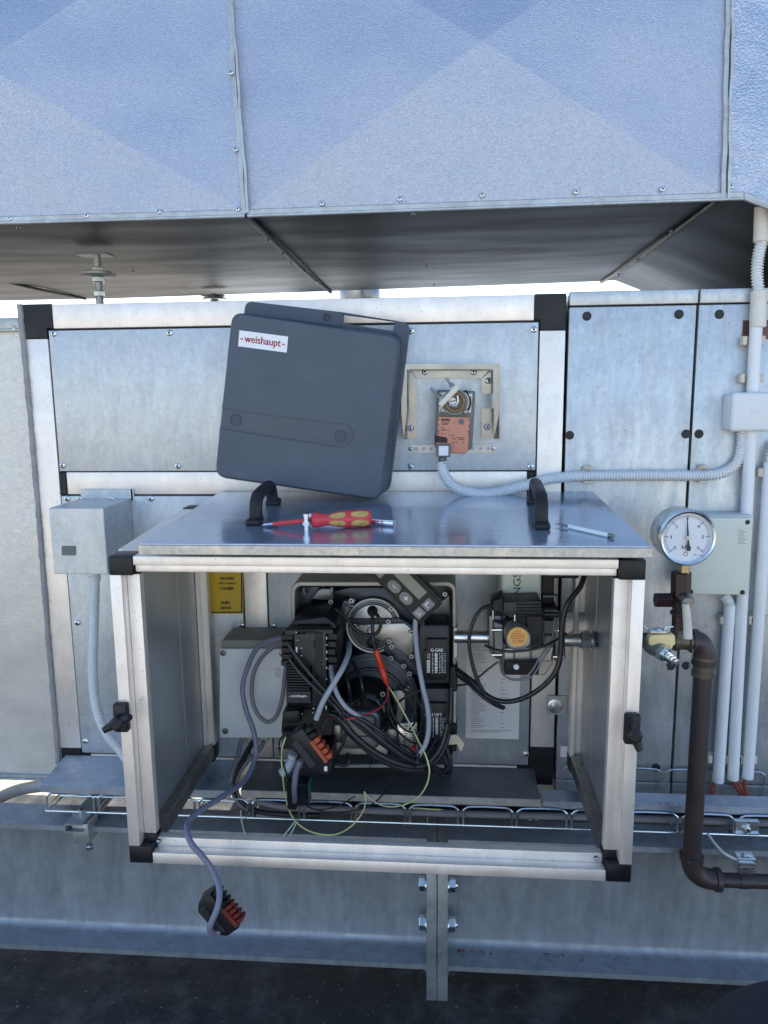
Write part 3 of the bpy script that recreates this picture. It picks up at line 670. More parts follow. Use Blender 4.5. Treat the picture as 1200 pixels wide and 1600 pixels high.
for x, y in ((368.5, 656), (532, 681)):
    m = MB(); m.lathe(Q(x, y, .0032), (0, -1, .1), [(.0098, -.002), (.0098, .0008), (.0088, .0014), (.0086, .0006)], 24); m.obj('plug', 'burner_rim_grey', cv)
# rear rim with slot and screw hole
RC = [(384, 470), (641, 505), (609, 766), (350, 730)]
def RQ(x, y, d=0.): return P(x, y, yc(y) + .040 + d)
ol = rq(RC, 12); hole = [(536, 488), (618, 501), (614, 517), (534, 505)]
m = MB(); m.poly([RQ(*p) for p in ol], (0, .018, 0), 0, 1, None, [[RQ(*p) for p in hole]]); m.obj('rear_rim', 'burner_rim_grey', cv)
m = MB(); m.lathe(RQ(511, 496, -.0003), (0, -1, 0), [(.0065, -.003), (.0065, .001), (.0035, .001), (.003, -.002)], 16); m.obj('screw_boss', 'grey_plastic_black', cv)
lb = MB(); A, B_, D_ = Q(372, 541, -.0006), Q(448, 551, -.0006), Q(374, 516, -.0006)
lb.poly([A, B_, B_ + (D_ - A), D_], (0, .0004, 0)); lab = lb.obj('badge', 'white_plastic', cv)
t = MB(); u, v_ = B_ - A, D_ - A
def bq(a, b_): return A + u * a + v_ * b_ + V((0, -.0003, 0))
for o in (0, .004, .008): put_text(t, 'weishaupt', bq(.12 + o, .16), bq(.86 + o, .16), bq(.12 + o, .78))
for a, w_ in ((.035, .06), (.89, .06)): quad(t, bq(a, .44), bq(a + w_, .44), bq(a + w_, .52), bq(a, .52))
t.obj('lettering', 'print_red', lab)

# ================================================================ TOOLS ON THE LID
rad = .0125
hA, hB = lidp(486, 827, 0) + up * rad, lidp(580, 823, 0) + up * rad
sdv = thing('screwdriver', lidp(520, 828), 'red handled screwdriver with yellow grip pads lying on the lid', 'screwdriver')
ax = (hB - hA).normalized(); Lh = (hB - hA).length
prof = [(.0060, 0), (.0098, .03), (.0105, .10), (.0085, .22), (.0080, .3), (.0108, .45), (.0125, .62), (.0118, .72), (.0122, .82), (.0118, .95), (.0085, 1)]
m = MB(); m.lathe(hA, ax, [(r, h * Lh) for r, h in prof], 20); m.obj('handle', 'red_plastic', sdv)
def padrow(f0, f1, ang):
    m = MB(); side = ax.cross(up).normalized(); w0 = (-side) if side.y > 0 else side; rows = []
    for i in range(9):
        f = f0 + (f1 - f0) * i / 8; j = max(q for q in range(len(prof) - 1) if prof[q][1] <= f); t_ = (f - prof[j][1]) / (prof[j + 1][1] - prof[j][1]); r = prof[j][0] * (1 - t_) + prof[j + 1][0] * t_ + .0005
        hw = .42 * math.sin(math.pi * (i + .35) / 8.7) ** .4
        rows.append([hA + ax * f * Lh + (w0 * math.cos(ang + hw * k) + up * math.sin(ang + hw * k)) * r for k in (-1, -.5, 0, .5, 1)])
    for a, b_ in zip(rows, rows[1:]):
        for k in range(4): quad(m, a[k], a[k + 1], b_[k + 1], b_[k])
    m.obj('grip_pad', 'yellow_handle', sdv)
for ang in (-.35, .75):
    padrow(.30, .57, ang); padrow(.66, .95, ang)
tip = lidp(411, 824, 0) + up * .0035; m = MB(); m.tube([hA - ax * .001, hA.lerp(tip, .3), hA.lerp(tip, .78)], .0032, 10); m.obj('insulated_blade', 'red_plastic', sdv)
m = MB(); m.tube([hA.lerp(tip, .76), hA.lerp(tip, .96), tip], .0018, 8, rf=lambda i: (.0018, .0018, .0012)[i]); m.obj('blade_tip', 'chrome', sdv)
rod = thing('socket_wrench', lidp(560, 817), 'small chrome T-bar tool lying behind the red screwdriver', 'wrench')
a, b_ = lidp(484, 812) + up * .006, lidp(616, 823) + up * .005
m = MB(); m.cyl(a, b_, .0042, 12); m.lathe(b_ - (b_ - a).normalized() * .018, b_ - a, [(.0046, 0), (.0052, .002), (.0052, .018), (.003, .0185)], 14); m.obj('bar', 'chrome', rod)
c = lidp(479, 829); m = MB(); m.cyl(c, c + up * .0215, .0034, 12); m.lathe(c + up * .008, up, [(.0056, 0), (.0056, .005)], 12); m.cyl(c + up * .0205, c + up * .0235, .0042, 12); m.obj('stem', 'bright_zinc', rod)
el = thing('ignition_electrode', lidp(920, 833), 'white ceramic rod with wire end lying right of the black handle', 'electrode')
a, b_ = lidp(888, 826) + up * .0032, lidp(955, 841) + up * .0032; dd = (b_ - a).normalized()
m = MB(); m.lathe(a, dd, [(.0018, 0), (.0030, .001), (.0030, (b_ - a).length - .004), (.0022, (b_ - a).length - .003)], 14); m.obj('ceramic_body', 'ceramic', el)
m = MB(); m.lathe(b_ - dd * .005, dd, [(.0026, 0), (.0033, .002), (.0018, .005), (.0030, .006), (.0016, .010)], 12); m.tube([a, a - dd * .006, a - dd * .011 + V((0, 0, .0008))], .0014, 8); m.tube([a - dd * .011, a - dd * .022], .0006, 6); m.obj('terminal', 'steel_dark', el)
# ================================================================ RAIN GUARD AND DAMPER ACTUATOR
Y0 = -.004
gd = thing('rain_guard', P(703, 610, Y0), 'folded stainless hood open at the bottom above the orange actuator', 'rain guard')
YG = -.038
m = MB(); m.poly([P(*p, Y0 - .0005) for p in ((641, 577), (765, 577), (752, 591), (652, 591))], (0, -.0012, 0), 0); m.obj('back_flange', 'stainless', gd)
for pts in (((636, 578), (652, 592), (652, 684), (633, 684)), ):
    m = MB(); m.poly([P(*p, Y0 - .0005) for p in pts], (0, -.0012, 0)); m.obj('back_flange', 'stainless', gd)
for pts in (((752, 592), (770, 578), (770, 615), (752, 615)), ((752, 638), (771, 638), (771, 684), (752, 684))):
    m = MB(); m.poly([P(*p, Y0 - .0005) for p in pts], (0, -.0012, 0)); m.obj('back_flange', 'stainless', gd)
gf = lambda x, y: P(x, y, YG)
gbk = lambda x, y: P(x, y, Y0 - .002)
m = MB(); quad(m, gf(626, 569), gf(781, 568), gbk(771, 577), gbk(636, 577)); m.poly([gf(626, 569), gf(781, 568), gf(771, 577), gf(636, 577)], (0, .0012, 0)); m.obj('top_plate', 'stainless', gd)
m = MB(); quad(m, gf(626, 569), gbk(635, 577), gbk(637, 686), gf(631, 686)); m.poly([gf(626, 569), gf(636, 577), gf(636, 640), gf(631, 684), gf(627, 645)], (0, .0012, 0)); m.obj('side_plate', 'stainless', gd)
m = MB(); quad(m, gbk(771, 577), gf(781, 568), gf(780, 686), gbk(771, 686)); m.poly([gf(781, 568), gf(780, 645), gf(772, 684), gf(771, 577)], (0, .0012, 0)); m.obj('side_plate', 'stainless', gd)
screws(gd, [(664, 581), (740, 581), (763, 595), (642, 669), (761, 667)], Y0 - .0015, 'pan')
st = thing('fixing_strap', P(706, 702, Y0), 'perforated zinc strap lying across the panel behind the orange actuator', 'strap')
m = MB(); holes = []
for hx in (650, 662, 674, 738, 750, 762): holes.append(circ(hx, 701 - (hx - 706) * .004, 2.6, 8))
m.ppoly([(638, 695), (775, 694), (775, 707), (638, 708)], Y0 - .0016, .0012, 0, 1, None, holes); m.obj('strip', 'cast_light', st); screws(st, [(642, 701.5), (770, 700.5)], Y0 - .0016, 'pan', 'screw', .75)

act = thing('damper_actuator', P(710, 708, Y0), 'orange labelled damper actuator with shaft clamp inside the stainless guard', 'actuator')
YA = -.055
m = MB(); m.ppoly([(683, 609), (743, 611), (738, 700), (734, 704), (679, 700)], YA + .012, .036, .003, 2); m.obj('housing', 'actuator_grey', act)
m = MB(); m.ppoly([(684, 651), (735, 652), (731, 705), (728, 709), (681, 708)], YA, .030, .002, 2); m.obj('orange_cover', 'actuator_orange', act)
m = MB(); m.ppoly([(686, 612), (739, 613), (737, 646), (685, 645)], YA + .0100, .004, .001); m.obj('clamp_plate', 'cast_light', act)
m = MB(); pdisc(m, 711, 628, 20, YA + .0098, [(1, 0), (1, .001)], 28); m.obj('scale_disc', 'cast_mid', act)
m = MB(); m.ppoly([(*p,) for p in circ(711, 628, 17, 28)], YA - .004, .014, .0015, 1, None, [circ(711, 628, 11.5, 20)[::-1]]); m.obj('clamp_ring', 'brass_brown', act)
m = MB(); m.ppoly([(684, 631), (691, 636), (719, 607), (712, 601)], YA - .006, .012, .001); m.obj('clamp_saddle', 'lever_cream', act)
m = MB(); pdisc(m, 707, 627, 6.5, YA + .004, [(1, -.01), (1, .002), (.9, .003)], 18); m.obj('shaft', 'cast_light', act)
m = MB(); m.ppoly([(702, 627), (712, 625), (712, 626.5), (702, 628.5)], YA + .0005, .002); m.obj('shaft_slot', 'print_black', act)
m = MB(); m.tube(pts3([(701, 633), (712, 634), (716, 627), (715, 618)], YA - .003), .0017, 8); m.obj('retaining_clip', 'bright_zinc', act)
for a, b_ in (((707, 604), (697, 591)), ((688, 621), (673, 606))):
    m = MB(); m.cyl(P(*a, YA + .001), P(*b_, YA + .001), .0022, 10); m.hexa(P(*a, YA + .001), P(a[0] - 3, a[1] - 4, YA + .001), .0045); m.obj('clamp_bolt', 'steel_dark', act)
for x, y in ((692, 641), (728, 643)):
    m = MB(); m.obox(P(x, y, YA + .008), V((.75, 0, .66)), V((-.66, 0, .75)), V((0, -1, 0)), .008, .007, .005, .001); m.obj('end_stop', 'steel_dark', act)
m = MB(); arc_ = [P(711 + 24 * math.cos(math.radians(a)), 628 + 24 * math.sin(math.radians(a)), YA + .0095) for a in range(-50, 51, 12)]; m.tube(arc_, .0018, 6); m.obj('scale_slot', 'print_black', act)
screws(act, [(690, 616), (735, 617)], YA + .0098, 'small', 'screw', .8)
m = MB(); m.ppoly([(679, 680), (699, 684), (699, 692), (679, 691)], YA - .0012, .01, .001); m.obj('blanking_cap', 'black_plastic', act)
pr = MB(); YL = YA - .0003
ptext(pr, 'BELIMO', 690, 654, 703, 658, YL, None, .25)
for x0, x1, y, h in ((690, 703, 659.4, .7), (690, 702, 661, .7), (690, 700, 662.4, 1.3), (690, 693, 667, .7), (690, 695, 668.8, 1.1), (689, 703, 671.6, 1.1), (689, 692, 675.6, .7), (689, 696, 677.8, .8), (701, 711, 679, .7), (703, 711, 681, .7)):
    xx = x0
    while xx < x1: pquad(pr, xx, y, min(x1, xx + .9), y + h, YL); xx += 1.25
ptext(pr, 'CE', 711.5, 689, 716, 692.5, YL); ptext(pr, 'UL', 722, 689, 725, 693, YL); pquad(pr, 713, 683.5, 726, 684.5, YL); pquad(pr, 706, 685, 712, 686, YL); pquad(pr, 716, 686, 725, 687, YL); ptext(pr, 'ON', 707, 660, 711, 661.5, YL)
for y in (654, 663, 672, 676): pquad(pr, 684.5, y, 686, y + 2.5, YL); pquad(pr, 732, y + 1, 733.5, y + 3.5, YL)
for p, q in (((707, 692.5), (708.3, 689)), ((708.3, 689), (709.6, 692.5)), ((707, 692.5), (709.6, 692.5))): pr.tube([P(*p, YL), P(*q, YL)], .0002, 4)
pr.obj('lettering', 'print_black', act)
m = MB(); pdisc(m, 721, 659, 4.6, YA, [(1, 0), (1, .001), (.55, .0012), (.5, .0004)], 16); m.obj('release_button', 'actuator_grey', act)
m = MB(); m.pbox(682.5, 694, 704, 714.5, YA - .010, .03, .0025, 2); m.obj('cable_plug', 'actuator_grey', act)
m = MB(); m.pbox(685.5, 697, 700.5, 712, YA - .0112, .002, .0004); m.obj('plug_label', 'print_white', act)
m = MB(); m.lathe(P(692, 714, YA + .004), P(691, 723, YA + .004) - P(692, 714, YA + .004), [(.006, 0), (.0068, .003), (.0068, .006), (.006, .010)], 16); m.obj('cable_gland', 'actuator_grey', act)
m = MB(); corrugated(m, pts3([(690, 721, -.05), (691, 733, -.05), (699, 750, -.047), (717, 764, -.043), (745, 771, -.04), (775, 770, -.036), (815, 760, -.030), (855, 749, -.024), (890, 745, -.02), (920, 743.5, -.017), (1000, 743, -.017), (1100, 742.5, -.017), (1130, 738, -.017), (1150, 724, -.017), (1158, 702, -.017), (1160, 668, -.017)], 0), .0094)
m.thing('flexible_conduit', 'conduit_white', 'white ribbed conduit sagging from the orange actuator across the cabinet to the white junction box', 'conduit')

# ================================================================ CONDUIT CLIPS
def clip(x, y, w, label, h=15, wd=8):
    b = thing('pipe_clip', P(x, y, -.004), label, 'pipe clip', 'ivory clips holding the white conduits')
    c = P(x, y, -.02); hw = w / 2 * PX(-.02)
    m = MB(); m.box((c.x - hw, -.012, c.z - .0072), (c.x + hw, -.0035, c.z + .0072), .001)
    for s in (-1, 1): m.box((c.x + s * hw - .0035, -.024, c.z - .0072), (c.x + s * hw + .0035, -.010, c.z + .0072), .0012)
    m.obj('clip_body', 'ivory_plastic', b)
def vclip(x, y, label):                                                   # clip round a horizontal conduit
    b = thing('pipe_clip', P(x, y, -.004), label, 'pipe clip', 'ivory clips holding the white conduits')
    c = P(x, y, -.02); m = MB(); m.box((c.x - .0075, -.012, c.z - .012), (c.x + .0075, -.0035, c.z + .012), .001)
    for s in (-1, 1): m.box((c.x - .0075, -.024, c.z + s * .0125 - .002), (c.x + .0075, -.006, c.z + s * .0125 + .002), .001)
    m.obj('clip_body', 'ivory_plastic', b)
vclip(918, 742, 'ivory clip on the ribbed conduit near the left edge of the cabinet'); vclip(1099, 741, 'ivory clip on the ribbed conduit next to the panel seam')
clip(1177, 532, 26, 'ivory clip on the white pipe beside the brown sticker'); clip(1174, 591, 27, 'ivory clip on the white pipe just above the white junction box')
clip(1179, 739, 27, 'ivory clip on the white pipe below the white junction box'); clip(1198, 738, 20, 'ivory clip on the right-hand pipe below the white junction box')
for x, n in ((1140, 'left'), (1163, 'middle'), (1185, 'right')): clip(x, 969, 24, 'ivory clip on the %s of the three white pipes, below the grey-green box' % n)
for x, n in ((1121, 'left'), (1144, 'middle'), (1167, 'right')): clip(x, 1186, 24, 'ivory clip near the bottom end of the %s white pipe' % n)

# ================================================================ WHITE PIPES
YP, RP = -.022, .0096
def vpipe(x0, y0, x1, y1, label, parts):
    a, b_ = P(x0, y0, YP), P(x1, y1, YP); t = thing('conduit_pipe', b_, label, 'conduit pipe', 'white plastic conduit pipes on the cabinet')
    m = MB(); m.lathe(b_, a - b_, [(RP * .8, .004), (RP * .8, 0), (RP, 0), (RP, (a - b_).length)], 18); m.obj('pipe', 'pipe_white', t); return t
pm_ = vpipe(1182, 500, 1145, 1217, 'middle white conduit pipe, running up past the junction boxes to the overhead duct', 0)
m = MB(); a, b_ = P(1184, 512, YP), P(1186, 455, YP); m.lathe(a, b_ - a, [(.0112, 0), (.0125, .001), (.0125, (b_ - a).length)], 18); m.obj('coupling', 'coupling_ivory', pm_)
m = MB(); corrugated(m, [P(1186, 458, YP), P(1183, 430, YP), P(1185, 400, YP), P(1191, 376, YP)], .0095); m.obj('ribbed_bend', 'conduit_white', pm_)
m = MB(); a, b_ = P(1190, 378, YP), P(1192, 316, YP); m.lathe(a, b_ - a, [(.0112, 0), (.0122, .001), (.0122, (b_ - a).length)], 18); m.obj('coupling', 'coupling_ivory', pm_)
p1 = vpipe(1140, 945, 1122, 1221, 'left and shortest white conduit pipe, starting under the grey-green box', 0)
m = MB(); corrugated(m, [P(1128, 928, -.03), P(1134, 934, -.027), P(1139, 943, -.023), P(1140, 952, YP)], .0092); m.obj('ribbed_bend', 'conduit_white', p1)
p3 = vpipe(1203, 722, 1168, 1215, 'right white conduit pipe, ending lowest at the picture edge side', 0); p3['label'] = 'right-hand one of the three white conduit pipes, nearest the picture edge'
m = MB(); corrugated(m, [P(1203, 724, YP), P(1207, 706, YP), P(1216, 690, YP)], .0092); m.obj('ribbed_bend', 'conduit_white', p3)
def brick(px, label): cable('cable', label, px, -.022, .0034, 'cable_brick', group='brick red cables below the conduit pipes')
brick([(1122, 1210), (1117, 1222), (1113, 1232), (1112, 1250, -.03)], 'brick red cable hanging from the left white pipe')
brick([(1143, 1205), (1147, 1222), (1157, 1240), (1163, 1250, -.03)], 'brick red cable from the middle white pipe, left strand')
brick([(1148, 1205), (1152, 1222), (1161, 1238), (1170, 1248, -.03)], 'brick red cable from the middle white pipe, right strand')
brick([(1168, 1204), (1164, 1222), (1165, 1236), (1172, 1249, -.03)], 'brick red cable hanging from the right white pipe')

# ================================================================ JUNCTION BOXES ON THE RIGHT
jb = thing('junction_box', P(1180, 675, -.004), 'white square junction box on the white pipe, at the right picture edge', 'junction box')
m = MB(); m.pbox(1139, 615, 1208, 672, -.034, .030, .004, 3); m.obj('body', 'junction_white', jb)
m = MB(); m.pbox(1143, 613, 1209, 674.5, -.046, .014, .006, 4); m.obj('lid', 'junction_white', jb)
m = MB(); m.ppoly([(1174, 642), (1184, 641), (1184, 647), (1174, 648)], -.0464, .001, 0, 1, None, [[(1175, 643), (1183, 642), (1183, 646), (1175, 647)]]); m.obj('embossed_mark', 'conduit_grey', jb)
for y in (622, 636, 650, 663):
    m = MB(); m.pbox(1137.5, y - 3, 1140, y + 3, -.03, .02, .0008); m.obj('knockout', 'junction_white', jb)
jg = thing('junction_box', P(1122, 930, -.004), 'grey-green plastic junction box behind the round pressure gauge', 'junction box')
m = MB(); m.pbox(1083, 805, 1174, 928, -.045, .041, .003, 2); m.obj('body', 'grey_green_plastic', jg)
m = MB(); m.pbox(1077, 809, 1172.5, 930, -.058, .0125, .0035, 3); m.obj('lid', 'grey_green_plastic', jg)
for x in (1097, 1110, 1133, 1146):
    m = MB(); c = P(x, 806, -.024); m.lathe(c - V((0, 0, .003)), (0, 0, 1), [(.009, 0), (.009, .005), (.007, .006), (.007, .0045)], 16); m.obj('knockout', 'conduit_grey', jg)
screws(jg, [(1168, 816), (1079.5, 924.5), (1160, 925.5)], -.058, 'plug', 'lid_screw', .52)
m = MB()
for i, y in enumerate(range(828, 850, 3)): pquad(m, 1153, y, 1153 + (10, 14, 9, 13)[i % 4], y + .8, -.0583)
m.obj('embossed_print', 'print_grey', jg); jg.children[-1].name = 'embossed_print'
# brown service sticker
sg = thing('service_sticker', P(1182, 530, -.003), 'brown sticker with black lettering behind the white pipe, top right', 'sticker')
m = MB(); m.pbox(1160, 500, 1212, 530, -.0036, .0005); m.obj('sheet', 'sticker_brown', sg)
m = MB()
for i, (y, s_) in enumerate(((503, 'SERVIS MOD'), (509.5, 'SERVIS MOD'), (516, 'SERVIS'), (522.5, 'COPR'))): ptext(m, s_, 1162, y, 1162 + 48 * len(s_) / 12, y + 4.6, -.0039)
m.obj('lettering', 'print_black', sg)

# ================================================================ PRESSURE GAUGE, COCK AND GAS PIPE
YGZ = -.145
pg = thing('pressure_gauge', P(1066, 905, YGZ), 'round pressure gauge with white dial and stainless case', 'pressure gauge')
gc = P(1074, 840, YGZ - .03); GR = 44.5 * PX(YGZ - .03); gn = V((.03, -1, .02)).normalized(); gu = V((1, .03, 0)).normalized(); gv = gn.cross(gu) * -1
if gv.z < 0: gv = -gv
m = MB(); m.lathe(gc - gn * .05, gn, [(GR * .9, 0), (GR * .955, .004), (GR * .955, .044), (GR, .045), (GR, .052), (GR * .93, .0555), (GR * .865, .054), (GR * .855, .046)], 48); m.obj('case', 'bright_zinc', pg)
fc = gc - gn * .0015
m = MB(); m.lathe(fc - gn * .001, gn, [(GR * .86, 0), (GR * .86, .001)], 48); m.obj('dial', 'dial_white', pg)
def gp_(r, deg, h=.0004): a = math.radians(deg); return fc + gn * h + gu * (r * GR * math.sin(a)) + gv * (r * GR * math.cos(a))
m = MB()
for i in range(61):
    deg = -132 + 264 * i / 60; maj = i % 10 == 0; L0, w_ = (.63, .012) if maj else (.70, .006)
    a0, a1 = gp_(L0, deg), gp_(.80, deg); sd_ = (a1 - a0).cross(gn).normalized() * GR * w_; quad(m, a0 - sd_, a0 + sd_, a1 + sd_, a1 - sd_)
for i in (0, 1, 2, 4, 5, 6):
    c = gp_(.54, -132 + 44 * i); put_text(m, str(i), c - gu * .0018 - gv * .0026, c + gu * .0018 - gv * .0026, c - gu * .0018 + gv * .0026)
c = gp_(.34, 180); put_text(m, 'kPa', c - gu * .007 - gv * .003, c + gu * .007 - gv * .003, c - gu * .007 + gv * .003)
c = gp_(.74, 147); put_text(m, 'Kl. 1,6', c - gu * .006 - gv * .0014, c + gu * .006 - gv * .0014, c - gu * .006 + gv * .0014)
c = gp_(.585, 182); k = 16
for j in range(k):
    a, b_ = 2 * math.pi * j / k, 2 * math.pi * (j + 1) / k
    f_ = lambda q, r: c + gu * r * math.cos(q) + gv * r * math.sin(q)
    quad(m, f_(a, .0026), f_(b_, .0026), f_(b_, .0033), f_(a, .0033))
m.obj('scale', 'print_black', pg)
nd = MB(); tip_, tail = gp_(.72, -5, .004), gp_(.46, 175, .004); sd_ = (tip_ - tail).cross(gn).normalized()
nd.poly([tip_ - sd_ * .0004, tip_ + sd_ * .0004, gp_(.05, -5, .004) + sd_ * .0014, gp_(.12, 175, .004) + sd_ * .0012, tail + sd_ * .0028, tail - sd_ * .0028, gp_(.12, 175, .004) - sd_ * .0012, gp_(.05, -5, .004) - sd_ * .0014], gn * .0008); nd.obj('needle', 'print_black', pg)
m = MB(); m.lathe(fc + gn * .0035, gn, [(.0034, 0), (.0034, .002), (.0016, .003)], 14); m.obj('needle_hub', 'ivory_plastic', pg)
m = MB(); m.box(P(1057, 897, YGZ + .008) - V((0, 0, .014)), P(1078, 897, YGZ - .010) + V((0, 0, .022)), .002); m.obj('stem', 'brass_plain', pg)

ck = thing('gauge_cock', P(1062, 990, YGZ), 'dark red gauge cock with cream lever between the gauge and the gas pipe', 'valve')
m = MB(); m.hexa(P(1063.5, 931, YGZ), P(1064.5, 893, YGZ), 15 * PX(YGZ)); m.obj('swivel_nut', 'fitting_oxide', ck)
m = MB(); m.cyl(P(1062, 990, YGZ), P(1064, 928, YGZ), .0095, 16); m.lathe(P(1062, 962, YGZ), P(1063, 930, YGZ) - P(1062, 962, YGZ), [(.010, 0), (.0145, .003), (.0145, .006), (.011, .010), (.013, .018), (.0125, .027), (.009, .033)], 16); m.obj('body', 'pipe_brown', ck)
m = MB(); m.cyl(P(1064, 940, YGZ), P(1048, 939, YGZ), .008, 14); m.hexa(P(1050, 937.5, YGZ), P(1024, 937.5, YGZ - .002), 12.5 * PX(YGZ)); m.obj('side_plug', 'fitting_oxide', ck)
m = MB(); m.hexa(P(1061, 986, YGZ), P(1062, 960, YGZ), 11.5 * PX(YGZ)); m.obj('lower_nut', 'fitting_oxide', ck)
m = MB(); m.lathe(P(1071, 938, YGZ - .014), P(1077, 945, YGZ - .03) - P(1071, 938, YGZ - .008), [(.012, -.006), (.0125, .004), (.008, .014)], 14); m.obj('spindle', 'steel_dark', ck)
m = MB(); ls = []
for (x, y, hw) in ((1071, 944, 5.6), (1073, 960, 6.4), (1074.5, 980, 6.9), (1075, 998, 7)):
    c = P(x, y, YGZ - .032); k = PX(YGZ - .03); ls.append([c + V((hw * k * math.cos(q), .0035 * math.sin(q), 0)) for q in [2 * math.pi * j / 12 for j in range(12)]])
m.loft(ls); m.obj('lever', 'lever_cream', ck)

gp = thing('gas_pipe', P(1080, 1372, YGZ), 'dark brown gas pipe with elbow down to the beam and off to the right', 'gas pipe')
rp = 14.4 * PX(YGZ); y_ = YGZ
tl = P(1010, 1001, y_); zt_ = P(1060, 1001, y_).z; xv = P(1098, 1060, y_).x; zb_ = P(1100, 1372, y_).z
m = MB(); m.cyl((.24, y_, zt_), (xv - .03, y_, zt_), rp * .86, 20); m.obj('nipple', 'pipe_brown', gp)
m = MB(); xa, xb = P(1050, 1000, y_).x, P(1084, 1000, y_).x; m.lathe((xa, y_, zt_), (1, 0, 0), [(rp * 1.0, 0), (rp * 1.15, .003), (rp * 1.15, .009), (rp, .011), (rp, xb - xa - .010), (rp * 1.2, xb - xa - .008), (rp * 1.2, xb - xa)], 20); m.lathe((P(1061.5, 990, y_).x, y_, zt_), (0, 0, 1), [(rp * .95, 0), (rp * .95, .017), (rp * .8, .020)], 18); m.obj('tee', 'fitting_bronze', gp)
def elbow(name, c0, c1, cc, r, mat='pipe_brown', bands=True):             # quarter bend from c0 to c1 about the corner cc
    a, b_, c = V(c0), V(c1), V(cc); pts = [a * (1 - t) ** 2 + c * 2 * t * (1 - t) + b_ * t * t for t in [i / 12 for i in range(13)]]
    m = MB(); m.tube(pts, r * 1.16, 20)
    if bands:
        for p, d in ((a, (pts[0] - pts[1]).normalized()), (b_, (pts[-1] - pts[-2]).normalized())): m.lathe(p - d * .004, d, [(r * 1.1, 0), (r * 1.34, .001), (r * 1.34, .009), (r * 1.2, .010)], 20)
    return m.obj(name, mat, gp)
elbow('elbow', (P(1085, 1000, y_).x, y_, zt_), (xv, y_, zt_ - .032), (xv, y_, zt_), rp)
m = MB(); zc = P(1100, 1040, y_).z; m.lathe((xv, y_, zc - .017), (0, 0, 1), [(rp, 0), (rp * 1.25, .001), (rp * 1.25, .008), (rp * 1.12, .010), (rp * 1.12, .024), (rp * 1.28, .026), (rp * 1.28, .034), (rp, .035)], 20); m.obj('union', 'fitting_bronze', gp)
m = MB(); m.cyl((xv, y_, zb_ + .036), (xv, y_, zt_ - .03), rp, 22); m.obj('downpipe', 'pipe_brown', gp)
elbow('elbow', (xv, y_, zb_ + .036), (xv + .042, y_, zb_ - .002), (xv, y_, zb_ - .002), rp)
m = MB(); m.cyl((xv + .04, y_, zb_ - .002), (1.7, y_, zb_ - .002), rp * .82, 22); m.obj('side_run', 'pipe_brown', gp)
m = MB(); q = P(1077, 1347, y_ - rp); m.obox(q, V((1, 0, 0)), V((0, 0, 1)), V((0, -1, 0)), .006, .006, .004, .001); m.obj('cast_mark', 'fitting_bronze', gp)

bv = thing('ball_valve', P(1030, 1035, YGZ), 'small ball valve with yellow handle and hose nozzle beside the aluminium post', 'valve')
a = P(1012, 1002, YGZ - .012); b_ = P(1046, 1028, YGZ - .055); d = (b_ - a).normalized(); L_ = (b_ - a).length
m = MB(); m.lathe(a, d, [(.012, 0), (.0145, .008), (.0145, .018), (.0125, .022), (.012, L_ * .62)], 18); m.obj('body', 'steel_dark', bv)
m = MB(); m.hexa(a + d * L_ * .60, a + d * L_ * .84, .0125); m.obj('hex_nut', 'bright_zinc', bv)
m = MB(); m.lathe(a + d * L_ * .82, d, [(.0075, 0), (.0075, .006), (.0055, .007), (.0075, .011), (.0055, .012), (.0072, .017), (.0055, .018), (.0066, .023), (.0035, .024), (.003, .018)], 16); m.obj('hose_nozzle', 'bright_zinc', bv)
m = MB(); m.ppoly([(1014, 996), (1018, 993), (1052, 991), (1055, 994), (1056, 1007), (1051, 1010), (1052, 1014), (1046, 1014), (1045, 1010), (1016, 1009), (1013.5, 1006)], YGZ - .038, .014, .002, 2); m.obj('handle', 'valve_yellow', bv)
m = MB(); m.pbox(1015, 985.5, 1043, 990.5, YGZ - .036, .014, .0015); m.lathe(P(1028, 986, YGZ - .03), (0, 0, 1), [(.0055, 0), (.0062, .002), (.0045, .005)], 12); m.obj('handle_plate', 'bright_zinc', bv)
m = MB(); m.tube(crom(pts3([(1006, 977), (1014, 987), (1020, 991)], YGZ - .03)), .0012, 6); m.tube(crom(pts3([(1038, 985), (1042, 980), (1052, 979)], YGZ - .03)), .0012, 6); m.obj('wire_loop', 'bright_zinc', bv)
m = MB(); m.tube(crom(pts3([(1036, 1032), (1035, 1040), (1034, 1044)], YGZ - .03)), .0008, 5); m.tube(crom(pts3([(1040, 1036), (1042, 1042), (1043, 1047)], YGZ - .03)), .0008, 5); m.obj('seal_wire', 'steel_dark', bv)
m = MB(); m.tube(crom(pts3([(1083, 1014), (1081, 1026), (1077, 1040), (1076, 1045)], YGZ - .022)), .0009, 5); m.thing('wire', 'steel_dark', 'thin bent wire hanging beside the gas pipe elbow', 'wire')

